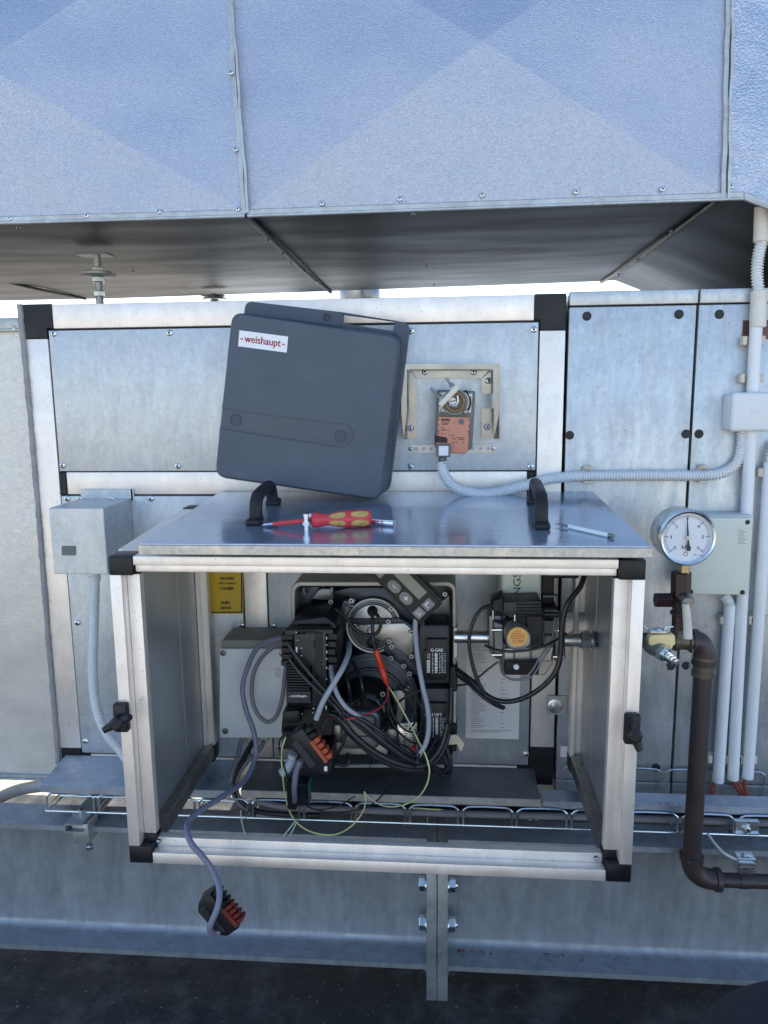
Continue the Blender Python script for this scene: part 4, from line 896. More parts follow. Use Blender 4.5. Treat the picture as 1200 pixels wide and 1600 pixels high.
# ================================================================ LEFT SWITCH BOX AND CONDUIT
sb = thing('switch_box', P(140, 895, -.06), 'small galvanised sheet metal box with a dark square window, left of the enclosure', 'box')
m = MB(); x0, x1 = P(80, 845, -.115).x, P(165, 845, -.115).x; z1, z0 = P(120, 794, -.115).z, P(120, 897, -.115).z
m.box((x0, -.115, z0), (x1, -.004, z1), .001); m.obj('housing', 'panel_zinc', sb)
m = MB(); m.box((x0 + .001, -.0045, z1 - .004), (x1 + .004, -.003, z1 + .017), .0004); m.box((x1, -.0045, z0 + .004), (x1 + .006, -.003, z1 + .017), .0004); m.obj('back_flange', 'panel_zinc', sb)
screws(sb, [(125, 779), (174, 779)], -.0045, 'pan', 'screw', .8)
m = MB(); m.ppoly(rrect(96, 853, 118.5, 868, 2), -.1158, .002, .0003); m.obj('window', 'actuator_grey', sb)
m = MB(); c = P(147, 899, -.06); m.lathe(c + V((0, 0, .012)), (0, 0, -1), [(.013, 0), (.013, .01), (.0105, .013), (.0105, .02), (.0095, .024)], 18); m.obj('cable_gland', 'junction_white', sb)
m = MB(); corrugated(m, pts3([(147, 903, -.06), (148, 915, -.06), (147, 950, -.056), (146, 1000, -.05), (145, 1040, -.045), (147, 1080, -.042), (155, 1120, -.04), (168, 1148, -.04), (186, 1170, -.04), (200, 1190, -.04)], 0), .0088, .0036)
m.thing('flexible_conduit', 'conduit_white', 'white ribbed conduit hanging from the left switch box behind the enclosure post', 'conduit')
# yellow warning sign
ws = thing('warning_sign', P(350, 958, -.004), 'yellow warning sticker with black lettering inside the enclosure, left', 'sign')
ys = -.0048
m = MB(); m.ppoly(rrect(292, 886, 380, 959, 2.5), ys, .0008); m.obj('sheet', 'sign_yellow', ws)
m = MB(); o_ = rrect(294, 888, 378.8, 957.6, 2); i_ = rrect(296, 890, 376.6, 955.6, 1.5); m.ppoly(o_, ys - .0003, .0002, 0, 1, None, [i_]); 
for s_, xa, xb, ya, yb_ in (('TALOVÁN', 343, 365.2, 900.3, 906.2), ('NY A JEHO', 342.6, 369, 909.6, 914), ('V DOBŘE', 343.2, 365.2, 915.6, 921.7), ('ÁNÍM', 345, 359, 938.6, 944.2), ('NÁVOD', 345, 361.3, 946.4, 952.2)): ptext(m, s_, xa, ya, xb, yb_, ys - .0005, None, .28)
m.obj('lettering', 'print_black', ws)
# ================================================================ GAS BURNER
YR_, YFr = -.012, -.118
bu = thing('gas_burner', P(585, 1195, YFr), 'opened gas burner with dark cast housing, fan motor, servo drives and control box', 'burner')
def B(name, mat, fn, par=None, **k):
    m = MB(); fn(m); return m.obj(name, mat, par or bu, **k)
ro, ri = rrect(455, 909, 713, 1200, 14), rrect(461, 916, 707, 1195, 10)
m = MB(); m.ppoly(ro, YFr, .10, .0012, 1, None, [ri[::-1]]); m.obj('housing_rim', 'cast_rim', bu)
m = MB(); m.ppoly(rrect(458, 912, 710, 1198, 10), -.045, .03); m.obj('back_plate', 'cast_dark', bu)
m = MB(); m.box((P(540, 900, -.03).x, -.03, P(540, 905, -.05).z), (P(640, 900, -.03).x, -.004, P(540, 850, -.03).z), .003); m.obj('top_bracket', 'cast_rim', bu)
def cast(name, mat, px, Y, th, bev=.0012, holes=(), par=None): 
    m = MB(); m.ppoly(px, Y, th, bev, 2, None, holes); return m.obj(name, mat, par or bu)
cast('cast_web', 'cast_mid', [(500, 920), (521, 920), (520, 938), (486, 936)], -.085, .03)
cast('cast_web', 'cast_dark', [(462, 917), (500, 917), (486, 940), (474, 960), (462, 965)], -.075, .03)
cast('cast_rib', 'cast_mid', [(473, 918), (476, 918), (476, 927), (473, 927)], -.1, .05)
cast('cast_rib', 'cast_mid', [(516, 918), (520, 918), (520, 930), (516, 930)], -.1, .05)
cast('cast_web', 'cast_dark', [(520, 925), (548, 918), (620, 918), (660, 965), (650, 985), (600, 948), (560, 938)], -.08, .03)
cast('cast_web', 'cast_mid', [(536, 940), (556, 936), (548, 958), (540, 985), (532, 1000), (530, 960)], -.088, .03)
cast('cast_web', 'cast_mid', [(660, 965), (702, 930), (705, 970), (690, 978), (668, 978)], -.085, .03)
cast('cast_web', 'cast_mid', [(620, 930), (640, 925), (648, 945), (634, 955)], -.083, .03)
# upper round cover
cast('round_cover', 'cast_mid', circ(583, 978, 44, 40), -.092, .05, .002)
cast('cover_ring', 'cast_light', circ(583, 978, 43, 44), -.0965, .012, .001, [circ(583, 978, 40, 44)[::-1]])
cast('cover_ring', 'cast_mid', circ(583, 979, 37.5, 40), -.0955, .012, .001, [circ(583, 979, 35, 40)[::-1]])
cast('cover_segment', 'cast_light', circ(583, 979, 34, 20, 185, 364), -.0975, .01, .0008)
cast('cover_segment', 'cast_mid', circ(583, 979, 33, 20, 5, 175), -.0965, .01, .0008)
cast('slide_plate', 'cast_light', [(552, 977), (600, 975), (632, 974), (646, 985), (646, 1020), (637, 1026), (626, 1017), (604, 1002), (586, 999), (572, 998), (560, 996)], -.104, .012, .0012)
cast('plate_edge', 'cast_dark', [(545, 967), (624, 966), (648, 980), (660, 992), (660, 1030), (640, 1036), (646, 1020), (646, 986), (631, 975), (549, 977)], -.101, .02)
cast('cast_arm', 'cast_dark', [(605, 1004), (620, 1010), (650, 1036), (656, 1060), (640, 1050), (598, 1018)], -.098, .03, .003)
for x, y in ((517, 940), (549, 938), (456 + 3, 955), (611, 951), (607, 971), (643, 988), (608, 1002), (612, 1010), (611, 1028), (643, 1025), (631, 1040), (695, 928), (640, 1052), (637, 1075), (557, 982), (555, 978)):
    screw(bu, P(x, y, -.108), 'socket', 'socket_screw', .72)
for x, y in ((475, 926), (505, 912), (550, 947), (541, 941)):
    B('cast_boss', 'cast_mid', lambda m: pdisc(m, x, y, 4.2, -.09, [(1, -.02), (1, .006), (.5, .007), (.45, .002)], 14))
# ignition boot and leads
B('ignition_boot', 'rubber_black', lambda m: pdisc(m, 582, 954, 8.5, -.098, [(1, -.01), (1, .004), (.85, .010), (.6, .012), (.5, .02)], 20))
B('lead_bush', 'rubber_black', lambda m: pdisc(m, 582, 1004, 9.5, -.105, [(1, -.01), (1, .003), (.8, .004), (.75, -.004)], 20))
B('sight_glass', 'cast_light', lambda m: pdisc(m, 579, 986, 6, -.106, [(1, -.004), (1, .002), (.6, .003), (.5, .0)], 18))
# fan housing and motor
cast('fan_housing', 'cast_dark', circ(580, 1096, 76, 52), -.094, .045, .004)
cast('housing_ring', 'cast_mid', circ(580, 1098, 70, 52), -.0965, .01, .001, [circ(580, 1098, 68, 52)[::-1]])
cast('housing_ring', 'cast_dark', circ(578, 1102, 58, 48), -.1, .014, .002, [circ(578, 1102, 53, 48)[::-1]])
B('fan_motor', 'black_gloss', lambda m: pdisc(m, 574, 1102, 51, -.096, [(1, -.01), (1, .012), (.96, .022), (.8, .036), (.6, .042), (.58, .038), (.3, .038)], 44))
ang = MB(); ang.ppoly(rrect(531, 1112, 594, 1172, 12), -.148, .05, .006, 3); ang.obj('motor_cover', 'cast_mid', bu)
ang = MB(); ang.ppoly(rrect(537, 1117, 588, 1152, 9), -.1495, .01, .001, 1, None, [rrect(540, 1120, 585, 1150, 8)[::-1]]); ang.obj('cover_groove', 'cast_dark', bu)
cast('motor_base', 'cast_light', rrect(521, 1130, 600, 1178, 10), -.135, .06, .004)
cast('motor_base', 'cast_rim', rrect(523, 1160, 606, 1180, 4), -.142, .05, .003)
for x, y in ((547, 1099), (565, 1100)):
    B('spade_terminal', 'bright_zinc', lambda m: (m.pbox(x - 4, y - 1, x + 4, y + 1.2, -.152, .004, .0006), m.pbox(x - 1.5, y - 2, x + 1.5, y + 2, -.153, .004, .0006)))
for x, y in ((598, 1084), (600, 1147)): screw(bu, P(x, y, -.14), 'socket', 'socket_screw', .8)
cast('cast_bracket', 'cast_light', [(614, 1080), (632, 1078), (634, 1110), (625, 1130), (614, 1120), (610, 1098)], -.105, .03, .002)
cast('cast_bracket', 'cast_light', circ(612, 1148, 9, 14), -.112, .03, .002)
sc_ = cast('air_scale', 'bright_zinc', [(620, 1132), (652, 1128), (656, 1180), (628, 1188)], -.112, .03, .0015)
t = MB()
for i in range(13): pquad(t, 630, 1135 + i * 3.6, 635 + (2 if i % 3 == 0 else 0), 1135.9 + i * 3.6, -.1125)
for i in range(9): pquad(t, 644, 1140 + i * 4, 650, 1141.2 + i * 4, -.1125)
t.obj('scale_marks', 'print_black', sc_)
B('red_knob', 'red_connector', lambda m: pdisc(m, 646, 1167.5, 3.6, -.114, [(1, -.004), (1, .004), (.7, .006)], 14), sc_)
B('cast_foot', 'cast_rim', lambda m: m.ppoly([(577, 1178), (602, 1178), (598, 1186), (588, 1189), (580, 1186)], -.115, .04, .003))
# servo drives
def servo(x0, y0, x1, y1, Y, txt, tx):
    a = MB(); a.ppoly([(x0 + 3, y0), (x1 - 2, y0), (x1, y0 + 3), (x1, y1), (x0, y1), (x0, y0 + 3)], Y + .008, .07, .002, 2); s = a.obj('servo_drive', 'grey_plastic_black', bu)
    B('servo_lid', 'black_plastic', lambda m: m.ppoly([(x0 + 10, y0 + (y1 - y0) * .24), (x1 - 3, y0 + (y1 - y0) * .24), (x1 - 3, y1 - 16), (x1 - 6, y1 - 6), (x0 + 6, y1 - 5), (x0 + 5, y0 + (y1 - y0) * .45), (x0 + 10, y0 + (y1 - y0) * .43)], Y, .012, .0012, 2), s)
    t = MB(); Y2 = Y - .0004; h = y1 - y0; yt = y0 + h * .40
    ptext(t, txt, x0 + tx, yt, x1 - 10, yt + 4.8, Y2, None, .35)
    if y0 < 1000: ptext(t, 'CE', x0 + 11.5, yt + 8, x0 + 16, yt + 15, Y2); k = 18
    else: k = 8
    rnd = random.Random(int(y0)); yy = yt + k
    while yy < yt + 37:
        e = rnd.uniform(.35, 1.2); pquad(t, x0 + 11, yy, x0 + 16, min(yt + 38, yy + e), Y2); yy += e + rnd.uniform(.25, .7)
    for cx, w_ in ((20, 1.2), (25.5, 4.2), (31, .9), (33.6, .8), (36, .9), (39.5, 1.0)):
        yy = yt + 7
        while yy < yt + 38:
            e = rnd.uniform(.6, 2.2); pquad(t, x0 + cx - w_ / 2, yy, x0 + cx + w_ / 2, yy + e, Y2); yy += e + rnd.uniform(.4, 1.0 if w_ > 1.5 else 2.2)
    t.obj('lettering', 'print_white', s)
    return s
servo(656, 977, 702, 1068, -.155, 'G-GAS', 17)
servo(657, 1076, 701, 1172, -.150, 'L/A-LUFT', 6)
B('cable_entry', 'rubber_black', lambda m: m.pbox(702, 1042, 715, 1080, -.13, .03, .002))
B('cable_entry', 'rubber_black', lambda m: m.pbox(704, 1132, 714, 1175, -.125, .03, .002))
B('rim_clip', 'cast_light', lambda m: (m.pbox(708, 980, 715, 1028, -.121, .02, .001), m.pbox(708, 1080, 713, 1130, -.121, .02, .001)))
B('side_boss', 'cast_rim', lambda m: pdisc(m, 705, 1184, 7, -.11, [(1, -.02), (1, .006), (.6, .008)], 16))
# control box on the left
YC = -.205
cbx = MB(); cbx.ppoly([(446, 990), (458, 970), (508, 964), (524, 975), (528, 990), (528, 1100), (500, 1108), (448, 1104)], YC + .03, .10, .002, 2)
cbx = cbx.obj('control_box', 'black_plastic', bu)
B('front_cover', 'grey_plastic_black', lambda m: m.ppoly([(459, 984), (509, 984), (511, 1103), (488, 1104), (487, 1040), (459, 1040)], YC, .04, .0015, 2), cbx)
B('sloped_top', 'grey_plastic_black', lambda m: m.loft([[P(446, 985, YC), P(520, 984, YC), P(520, 990, YC), P(446, 992, YC)], [P(459, 970, YC + .05), P(512, 968, YC + .05), P(520, 990, YC + .05), P(446, 992, YC + .05)], [P(463, 963, YC + .075), P(513, 963, YC + .075), P(520, 990, YC + .075), P(446, 992, YC + .075)]]), cbx)
B('inset_panel', 'black_plastic', lambda m: (m.pbox(493, 988, 504, 1032, YC - .001, .004, .0006), m.pbox(493, 1034, 504, 1096, YC - .001, .004, .0006), m.pbox(489.5, 1000, 492.5, 1013, YC - .001, .004, .0005)), cbx)
for i in range(10): B('cooling_rib', 'grey_plastic_black', lambda m: m.pbox(447, 1039 + i * 4.1, 484, 1041.4 + i * 4.1, YC - .002, .03, .0006), cbx)
B('name_plate', 'grey_plastic_black', lambda m: m.pbox(447, 1080, 486, 1099, YC - .001, .03, .001), cbx)
t = MB(); ptext(t, 'weishaupt', 455, 1085.2, 478, 1090.6, YC - .0014, None, .2); pquad(t, 451.5, 1088, 453.6, 1088.7, YC - .0014); pquad(t, 479, 1088, 481, 1088.7, YC - .0014); t.obj('lettering', 'print_white', cbx)
B('plug_row', 'black_plastic', lambda m: [m.pbox(512, 990 + i * 12, 527 - (i % 3) * 1.5, 1000 + i * 12, YC + .004 + (i % 2) * .003, .04, .001) for i in range(9)], cbx)
B('plug_row', 'black_plastic', lambda m: [m.pbox(439 + (i % 2), 992 + i * 10, 458, 1000.5 + i * 10, YC + .006, .035, .001) for i in range(5)], cbx)
t = MB()
for x, y, w_, h in ((509.8, 995, 1.2, 4), (509.8, 1007, 1.2, 2), (509.8, 1017, 1.3, 3.5), (509.8, 1028, 1.2, 3), (509.8, 1042, 1.2, 3), (509.8, 1060, 1.2, 2), (462, 987, 1.4, 2.4), (462, 1011, 3, 9), (470, 1012, 1.8, 1.4), (464, 1000, 2, .8), (464, 1024, 1.2, 1.2), (470, 1024, 2.2, 1.4)): pquad(t, x, y, x + w_, y + h, YC - .0006)
t.obj('plug_marks', 'print_white', cbx)
B('type_label', 'paper', lambda m: m.pbox(477, 953, 510, 962, -.1, .001), bu)
t = MB(); ptext(t, '-weishaupt-', 490, 954.4, 506, 957, -.1012)
for i in range(9): pquad(t, 479.5 + i * 3.1, 958.2, 482 + i * 3.1, 959.8, -.1012)
t.obj('lettering', 'print_black', bu.children[-1])
B('lower_connector', 'black_plastic', lambda m: (m.ppoly([(450, 1108), (500, 1106), (524, 1110), (520, 1150), (470, 1150), (439, 1146), (440, 1130)], YC + .035, .07, .002), m.ppoly([(441, 1112), (468, 1110), (470, 1130), (440, 1132)], YC + .01, .05, .004, 2), m.ppoly([(440, 1142), (470, 1142), (476, 1174), (441, 1172)], YC + .02, .05, .003), m.pbox(472, 1170, 520, 1210, YC + .02, .05, .002), m.ppoly([(497, 1185), (519, 1182), (521, 1202), (514, 1211), (497, 1211)], YC + .012, .05, .003)), cbx)
t = MB()
for x, y, w_, h in ((489, 1100, 3, 2.4), (489, 1106, 1.8, 1.8), (488, 1113, 1.6, 1.6), (508.5, 1103, 2, 6), (471.5, 1115, 1.4, 1.2), (506.5, 1197.5, 5, 7.5), (487, 1197, 3, 4)): pquad(t, x, y, x + w_, y + h, YC + .0015 if y < 1120 else YC + .0115)
t.obj('plug_marks', 'print_white', cbx)

# ================================================================ OPERATING PANEL (loose, hanging across the burner)
YO = -.215
op = thing('operating_panel', P(670, 960, YO), 'loose black operating panel with display and grey keys, hanging tilted across the burner', 'control panel')
oc = P(633, 917, YO); e1 = P(682, 968, YO) - P(600, 886, YO); e1 = V((e1.x, -.0, e1.z)).normalized(); e2 = V((-e1.z, 0, e1.x)); e2 = e2 if e2.z > 0 else -e2; en = V((0, -1, 0)); kx = PX(YO)
def OP(a, b_, h=0): return oc + e1 * (a * kx) + e2 * (b_ * kx) + en * h
m = MB(); m.poly([OP(-75, -27), OP(58, -27), OP(62, -22), OP(62, 22), OP(58, 27), OP(-75, 27)], (0, .028, 0), .002, 2); m.obj('case', 'grey_plastic_black', op)
m = MB(); m.poly([OP(-75, -24), OP(56, -24), OP(56, 24), OP(-75, 24)], (0, .003, 0), .0008).v and None
m.v = [(x, y - .0026, z) for x, y, z in m.v]; m.obj('front_plate', 'black_plastic', op)
m = MB(); m.poly([OP(-60, 2, .0032), OP(30, 2, .0032), OP(30, 20, .0032), OP(-60, 20, .0032)], (0, .001, 0)); m.obj('display', 'lcd', op)
def key(a0, b0, a1, b1, txt, rl=1.5):
    m = MB(); r = rl; q = rrect(a0, b0, a1, b1, r); m.poly([OP(a, b_, .0042) for a, b_ in q], (0, .004, 0), .0006); k = m.obj('key', 'button_grey', op)
    t = MB(); ca, cb_ = (a0 + a1) / 2, (b0 + b1) / 2; s = 4.2 if len(txt) == 1 else 4.5
    hgt = .6 if txt == '-' else 4.2
    put_text(t, txt, OP(ca - s, cb_ - hgt, .0046), OP(ca + s, cb_ - hgt, .0046), OP(ca - s, cb_ + hgt, .0046)); t.obj('lettering', 'print_white', k)
key(38, -2, 54, 16, 'L', 1.5); key(38, -22, 54, -5, 'L/A', 1.5); key(2, -20, 26, -3, '+', 8); key(-25, -20, -1, -3, '-', 8); key(-56, -19, -38, -1, 'G', 1.5)
m = MB(); m.lathe(OP(64, -24, 0) + V((0, .01, 0)), (0, -1, 0), [(.0035, 0), (.0035, .006), (.002, .006), (.002, .002)], 12); m.obj('lug', 'grey_plastic_black', op)

# ================================================================ GAS VALVE BLOCK
YV = -.155
gvb = thing('gas_valve', P(820, 1055, YV), 'gas valve block with black coil and yellow round label on the right of the burner', 'gas valve')
def G(name, mat, fn): m = MB(); fn(m); return m.obj(name, mat, gvb)
zc = P(740, 995, -.12).z; ycen = -.12
G('inlet_pipe', 'bright_zinc', lambda m: m.cyl((P(710, 995, ycen).x, ycen, zc), (P(768, 995, ycen).x, ycen, zc), 10.5 * PX(ycen), 22))
zc2 = P(900, 1000, ycen).z
G('outlet_pipe', 'bright_zinc', lambda m: (m.cyl((P(868, 1000, ycen).x, ycen, zc2), (.252, ycen, zc2), 11 * PX(ycen), 22), m.hexa((P(905, 1000, ycen).x, ycen, zc2), (P(922, 1000, ycen).x, ycen, zc2), 15 * PX(ycen)), m.lathe((P(923, 1000, ycen).x, ycen, zc2), (1, 0, 0), [(.012, 0), (.0155, .001), (.0155, .005)], 22)))
G('left_flange', 'cast_mid', lambda m: (m.ppoly([(764, 962), (785, 962), (786, 1030), (775, 1030), (764, 1018)], -.15, .06, .002, 2), m.ppoly([(770, 970), (787, 975), (787, 1022), (772, 1024)], -.165, .05, .002)))
G('valve_body', 'cast_light', lambda m: (m.ppoly([(782, 965), (868, 968), (864, 1036), (852, 1055), (784, 1055)], -.145, .07, .002), m.ppoly([(784, 1012), (866, 1010), (862, 1034), (784, 1034)], -.158, .05, .002)))
for q in ((802, 1019, 805, 1034, -.161), (828, 1019, 831, 1034, -.161), (850, 970, 866, 990, -.155), (850, 993, 866, 1008, -.155), (786, 962, 789, 1052, -.16)): G('body_web', 'cast_mid', lambda m: m.pbox(*q, .02, .0008))
G('right_flange', 'cast_mid', lambda m: (m.ppoly([(866, 972), (882, 968), (884, 1030), (866, 1034)], -.15, .06, .002), ))
G('solenoid_coil', 'grey_plastic_black', lambda m: (m.ppoly([(787, 941), (846, 939), (848, 966), (848, 978), (823, 978), (787, 960)], -.185, .05, .002, 2), ))
G('coil_rib', 'black_plastic', lambda m: [m.pbox(807, 944 + i * 5.2, 846, 946.6 + i * 5.2, -.1875, .01, .0006) for i in range(5)])
G('coil_plug', 'black_plastic', lambda m: (m.ppoly([(770, 938), (788, 932), (788, 956), (772, 958), (768, 950)], -.17, .04, .002), m.ppoly([(822, 962), (848, 962), (849, 1012), (838, 1014), (824, 1002)], -.19, .06, .0015), m.pbox(786, 968, 826, 1008, -.17, .03, .003)))
ps = MB(); pdisc(ps, 809, 995, 20.5, -.195, [(1, -.03), (1, .006), (.9, .010), (.82, .010)], 36, 'cast_rim'); ps = ps.obj('pressure_switch', 'cast_rim', gvb)
m = MB(); pdisc(m, 809, 995, 16, -.2055, [(1, 0), (1, .0007)], 32); m.obj('round_label', 'label_yellow', ps)
t = MB(); YL = -.2067
for y, w_ in ((986, 5), (989.5, 9), (992, 11), (994.5, 11), (997, 11)):
    x = 809 - w_
    rnd = random.Random(int(y))
    while x < 809 + w_: e = rnd.uniform(1, 2.4); pquad(t, x, y, min(x + e, 809 + w_), y + 1, YL); x += e + .7
ptext(t, 'CE', 800, 999.5, 807, 1005, YL); pquad(t, 809, 1000.5, 819, 1001.8, YL); pquad(t, 809, 1003, 817, 1004, YL); pquad(t, 808.6, 982, 809.6, 984.2, YL)
t.obj('lettering', 'print_red', ps)
G('pin_block', 'chrome', lambda m: (m.cyl(P(805, 960, -.19), P(805, 970, -.19), .0022, 10), m.cyl(P(771, 953, -.165), P(771, 968, -.165), .002, 10)))
G('switch_base', 'black_plastic', lambda m: m.ppoly([(789, 1034), (843, 1033), (842, 1055), (789, 1055)], -.17, .04, .0015))
G('adjuster_cap', 'print_white', lambda m: pdisc(m, 806.5, 1041, 4.6, -.17, [(1, 0), (1, .004), (.8, .005)], 18))
G('adjuster_ring', 'rubber_black', lambda m: pdisc(m, 806.5, 1041, 6.6, -.1702, [(1, 0), (1, .0015), (.75, .0015)], 20))
for a, b_, y in ((768, 784, 984), (768, 784, 1023), (864, 880, 1026), (864, 880, 985)): G('flange_bolt', 'bright_zinc', lambda m: m.cyl(P(a, y, -.168), P(b_, y, -.168), .0024, 10))
for x, y in ((804, 1013), (817, 1013), (841, 1008)): screw(gvb, P(x, y, -.166), 'socket', 'socket_screw', .7)
G('name_housing', 'grey_green_plastic', lambda m: m.pbox(784, 868, 846, 965, -.13, .07, .003))
t = MB(); Yt = -.1306; put_text(t, 'DUNGS', P(813.5, 957, Yt), P(813.5, 895, Yt), P(802, 957, Yt)); t.obj('lettering', 'print_black', gvb.children[-1])
G('coil_block', 'black_plastic', lambda m: (m.pbox(846, 870, 866, 946, -.12, .06, .002), m.pbox(846, 948, 872, 968, -.14, .06, .002), m.pbox(858, 890, 905, 904, -.15, .05, .002)))
G('spacer_tube', 'cast_mid', lambda m: (m.pbox(848, 930, 872, 934, -.13, .01, .001), m.pbox(850, 953, 872, 956, -.146, .01, .001), m.pbox(850, 959, 872, 962, -.146, .01, .001)))
dsb = thing('fixing_plate', P(900, 985, -.05), 'cut zinc plate with jagged lower edge at the back right inside the enclosure', 'plate')
m = MB(); m.ppoly([(884, 957), (913, 957), (925, 984), (921, 986), (910, 985), (896, 984), (884, 990)], -.045, .003, .0004); m.obj('sheet', 'bright_zinc', dsb)

# data sheet sticker
dsh = thing('data_sheet', P(780, 1155, -.004), 'white printed data sheet stuck on the panel right of the burner', 'sticker')
m = MB(); m.pbox(728, 1008, 812, 1154, -.0042, .0004); m.obj('sheet', 'paper', dsh)
t = MB(); rnd = random.Random(5); ptext(t, 'REMAK', 739, 1009, 768, 1014, -.0046); pquad(t, 740, 1016, 762, 1017, -.0046); t.obj('lettering', 'print_grey', dsh)
t = MB()
for i in range(43):
    y = 1020 + i * 2.9
    if y > 1136: break
    pquad(t, 736, y, 736 + rnd.uniform(10, 25), y + .9, -.0046)
    if i % 2 == 0 and i > 12: pquad(t, 782, y, 782 + rnd.uniform(2, 13), y + .9, -.0046)
pquad(t, 736, 1141, 798, 1142, -.0046); pquad(t, 736, 1143.5, 785, 1144.3, -.0046)
t.obj('table_print', 'print_faint', dsh)

# ================================================================ GREY JUNCTION BOX LEFT OF THE BURNER
jl = thing('junction_box', P(395, 1150, -.03), 'pale grey junction box with slotted corner screws left of the burner', 'junction box')
m = MB(); m.ppoly(rrect(345, 1000, 455, 1152, 5), -.075, .07, .003, 2); m.obj('body', 'grey_box_rim', jl)
m = MB(); m.ppoly(rrect(343, 1014, 452, 1153, 2), -.083, .010, .0012, 2); m.obj('lid', 'grey_box_plastic', jl)
for x, y in ((349, 1020), (352, 1142), (441, 1021)):
    m = MB(); pdisc(m, x, y, 5.4, -.0832, [(1, 0), (1, .0012), (.75, .0014), (.72, .0004), (.6, .0004), (.58, .003), (.3, .0034)], 18); s = m.obj('lid_screw', 'steel_dark', jl)
    m = MB(); c = P(x, y, -.0868); a_ = V((.7, 0, .7)); m.obox(c, a_, V((-.7, 0, .7)), V((0, -1, 0)), .0055, .0012, .0008); m.obj('slot', 'print_black', s)
for x in (377, 395, 412): 
    m = MB(); c = P(x, 1152, -.05); m.lathe(c + V((0, 0, .003)), (0, 0, -1), [(.010, 0), (.010, .007), (.007, .011)], 14); m.obj('cable_gland', 'coupling_ivory', jl)
t = MB()
for i in range(5): pquad(t, 429, 1044 + i * 3, 429 + (9, 12, 8, 11, 10)[i], 1044.8 + i * 3, -.0833)
t.obj('embossed_print', 'print_grey', jl)

# ================================================================ CABLE TRAYS
ct = thing('cable_tray', P(640, 1290, -.06), 'zinc wire mesh cable tray running along the foot of the unit', 'cable tray')
ZTR, ZTT, YTF, YTB = .397, .431, -.110, -.012; rw = .0019
def zl(x): return 0
segs = [70 + 83.3 * i for i in range(0, 15)]
xs = [P(x, 1260, YTF).x for x in (71, 151, 229, 308, 391, 471, 553, 636.5, 720, 804.5, 890, 976, 1064, 1152, 1240)]
m = MB(); m.cyl((xs[0], YTF - .0005, ZTR), (1.2, YTF - .0005, ZTR), rw, 8); m.cyl((xs[0], YTB, ZTR), (1.2, YTB, ZTR), rw, 8); m.cyl((xs[0], -.06, ZTR), (1.2, -.06, ZTR), rw, 8); m.obj('long_wire', 'bright_zinc', ct)
for yy, nm in ((YTF, 'f'), (YTB, 'b')):
    for i, (a, b_) in enumerate(zip(xs, xs[1:])):
        if nm == 'b' and a < .14: continue
        m = MB(); h = .0045; zt = ZTT if nm == 'f' else ZTT + .026
        pts = [V((a + h, yy, ZTR)), V((a + h, yy, zt - .010)), V((a + h * 1.2, yy, zt - .006)), V((a + h * 2.6, yy, zt - .0012)), V((a + .022, yy, zt)), V(((a + b_) / 2, yy, zt + .0005)), V((b_ - .022, yy, zt)), V((b_ - h * 2.6, yy, zt - .0012)), V((b_ - h * 1.2, yy, zt - .006)), V((b_ - h, yy, zt - .010)), V((b_ - h, yy, ZTR))]
        m.tube(crom(pts, 4), rw, 7); m.obj('side_wire', 'bright_zinc', ct)
for a in xs:
    for s in (-1, 1):
        m = MB(); m.tube([V((a + s * .0045, YTF, ZTR - .002)), V((a + s * .0045, YTB, ZTR - .002))], rw, 6); m.obj('cross_wire', 'bright_zinc', ct)
def cover(x0, x1, z, yf, yb, label, mat='tray_zinc', lip=.012, skew=(0, 0)):
    t = thing('tray_cover', ((x0 + x1) / 2, (yf + yb) / 2, z), label, 'cover plate', 'flat covers over the cable tray')
    m = MB(); m.poly([V((x0, yf, z)), V((x1, yf, z)), V((x1 + skew[1], yb, z + .001)), V((x0 + skew[0], yb, z + .001))], (0, 0, -.0015), .0005); m.obj('plate', mat, t)
    m = MB(); m.box((x0, yf - .0012, z - lip), (x1, yf + .0005, z), .0005); m.obj('lip', 'tray_zinc' if mat == 'tray_zinc' else 'dull_zinc', t); return t
cover(P(63, 1222, YTF - .003).x, P(362, 1240, YTF).x, .449, YTF - .004, -.008, 'bluish zinc tray cover at the left end, below the switch box', lip=.0145, skew=(-.008, 0))
cover(P(376, 1243, YTF).x, P(845, 1258, YTF).x, .4475, YTF + .002, -.006, 'dark grey tray cover in the middle, under the burner', 'dark_cover', lip=.013)
rcov = cover(P(849, 1250, YTF).x, 1.2, 
      .443, YTF + .006, -.070, 'zinc tray cover at the right, behind the brown gas pipe', lip=.0135)
m = MB(); c = P(1042, 1248, -.1); k = random.Random(4)
for i in range(70):
    q = k.gauss(0, .012); m.lathe(V((c.x + q - .004, -.1035 + abs(k.gauss(0, .012)), .4431)), (0, 0, 1), [(k.uniform(.0004, .0017), 0), (.0003, .0003)], 6)
for i in range(40):
    m.lathe(V((c.x + k.gauss(0, .005), -.1049, .443 - k.uniform(0, .011))), (0, -1, 0), [(k.uniform(.0004, .0014), 0), (.0003, .0003)], 6)
m.obj('rust_spot', 'rust', rcov)
for i, (z, r, mt, lb_) in enumerate(((.408, .0062, 'cable_grey', 'thick grey cable lying in the wire tray, front'), (.4065, .0048, 'cable_black', 'black cable lying in the wire tray beside the grey ones'), (.418, .0050, 'cable_lightgrey', 'light grey cable lying uppermost in the wire tray'))):
    y0 = -.092 + i * .02
    m = MB(); m.tube(crom([V((P(400 + i * 8, 1265, y0).x, y0, z + .012)), V((P(440, 1272, y0).x, y0, z + .002)), V((P(520, 1275, y0).x, y0, z)), V((P(700, 1280, y0).x, y0, z - .001)), V((P(850, 1285, y0).x, y0, z)), V((P(1000, 1290, y0).x, y0, z + .001)), V((1.1, y0, z))], 6), r, 10); m.thing('cable', mt, lb_, 'cable', 'cables in the wire tray')
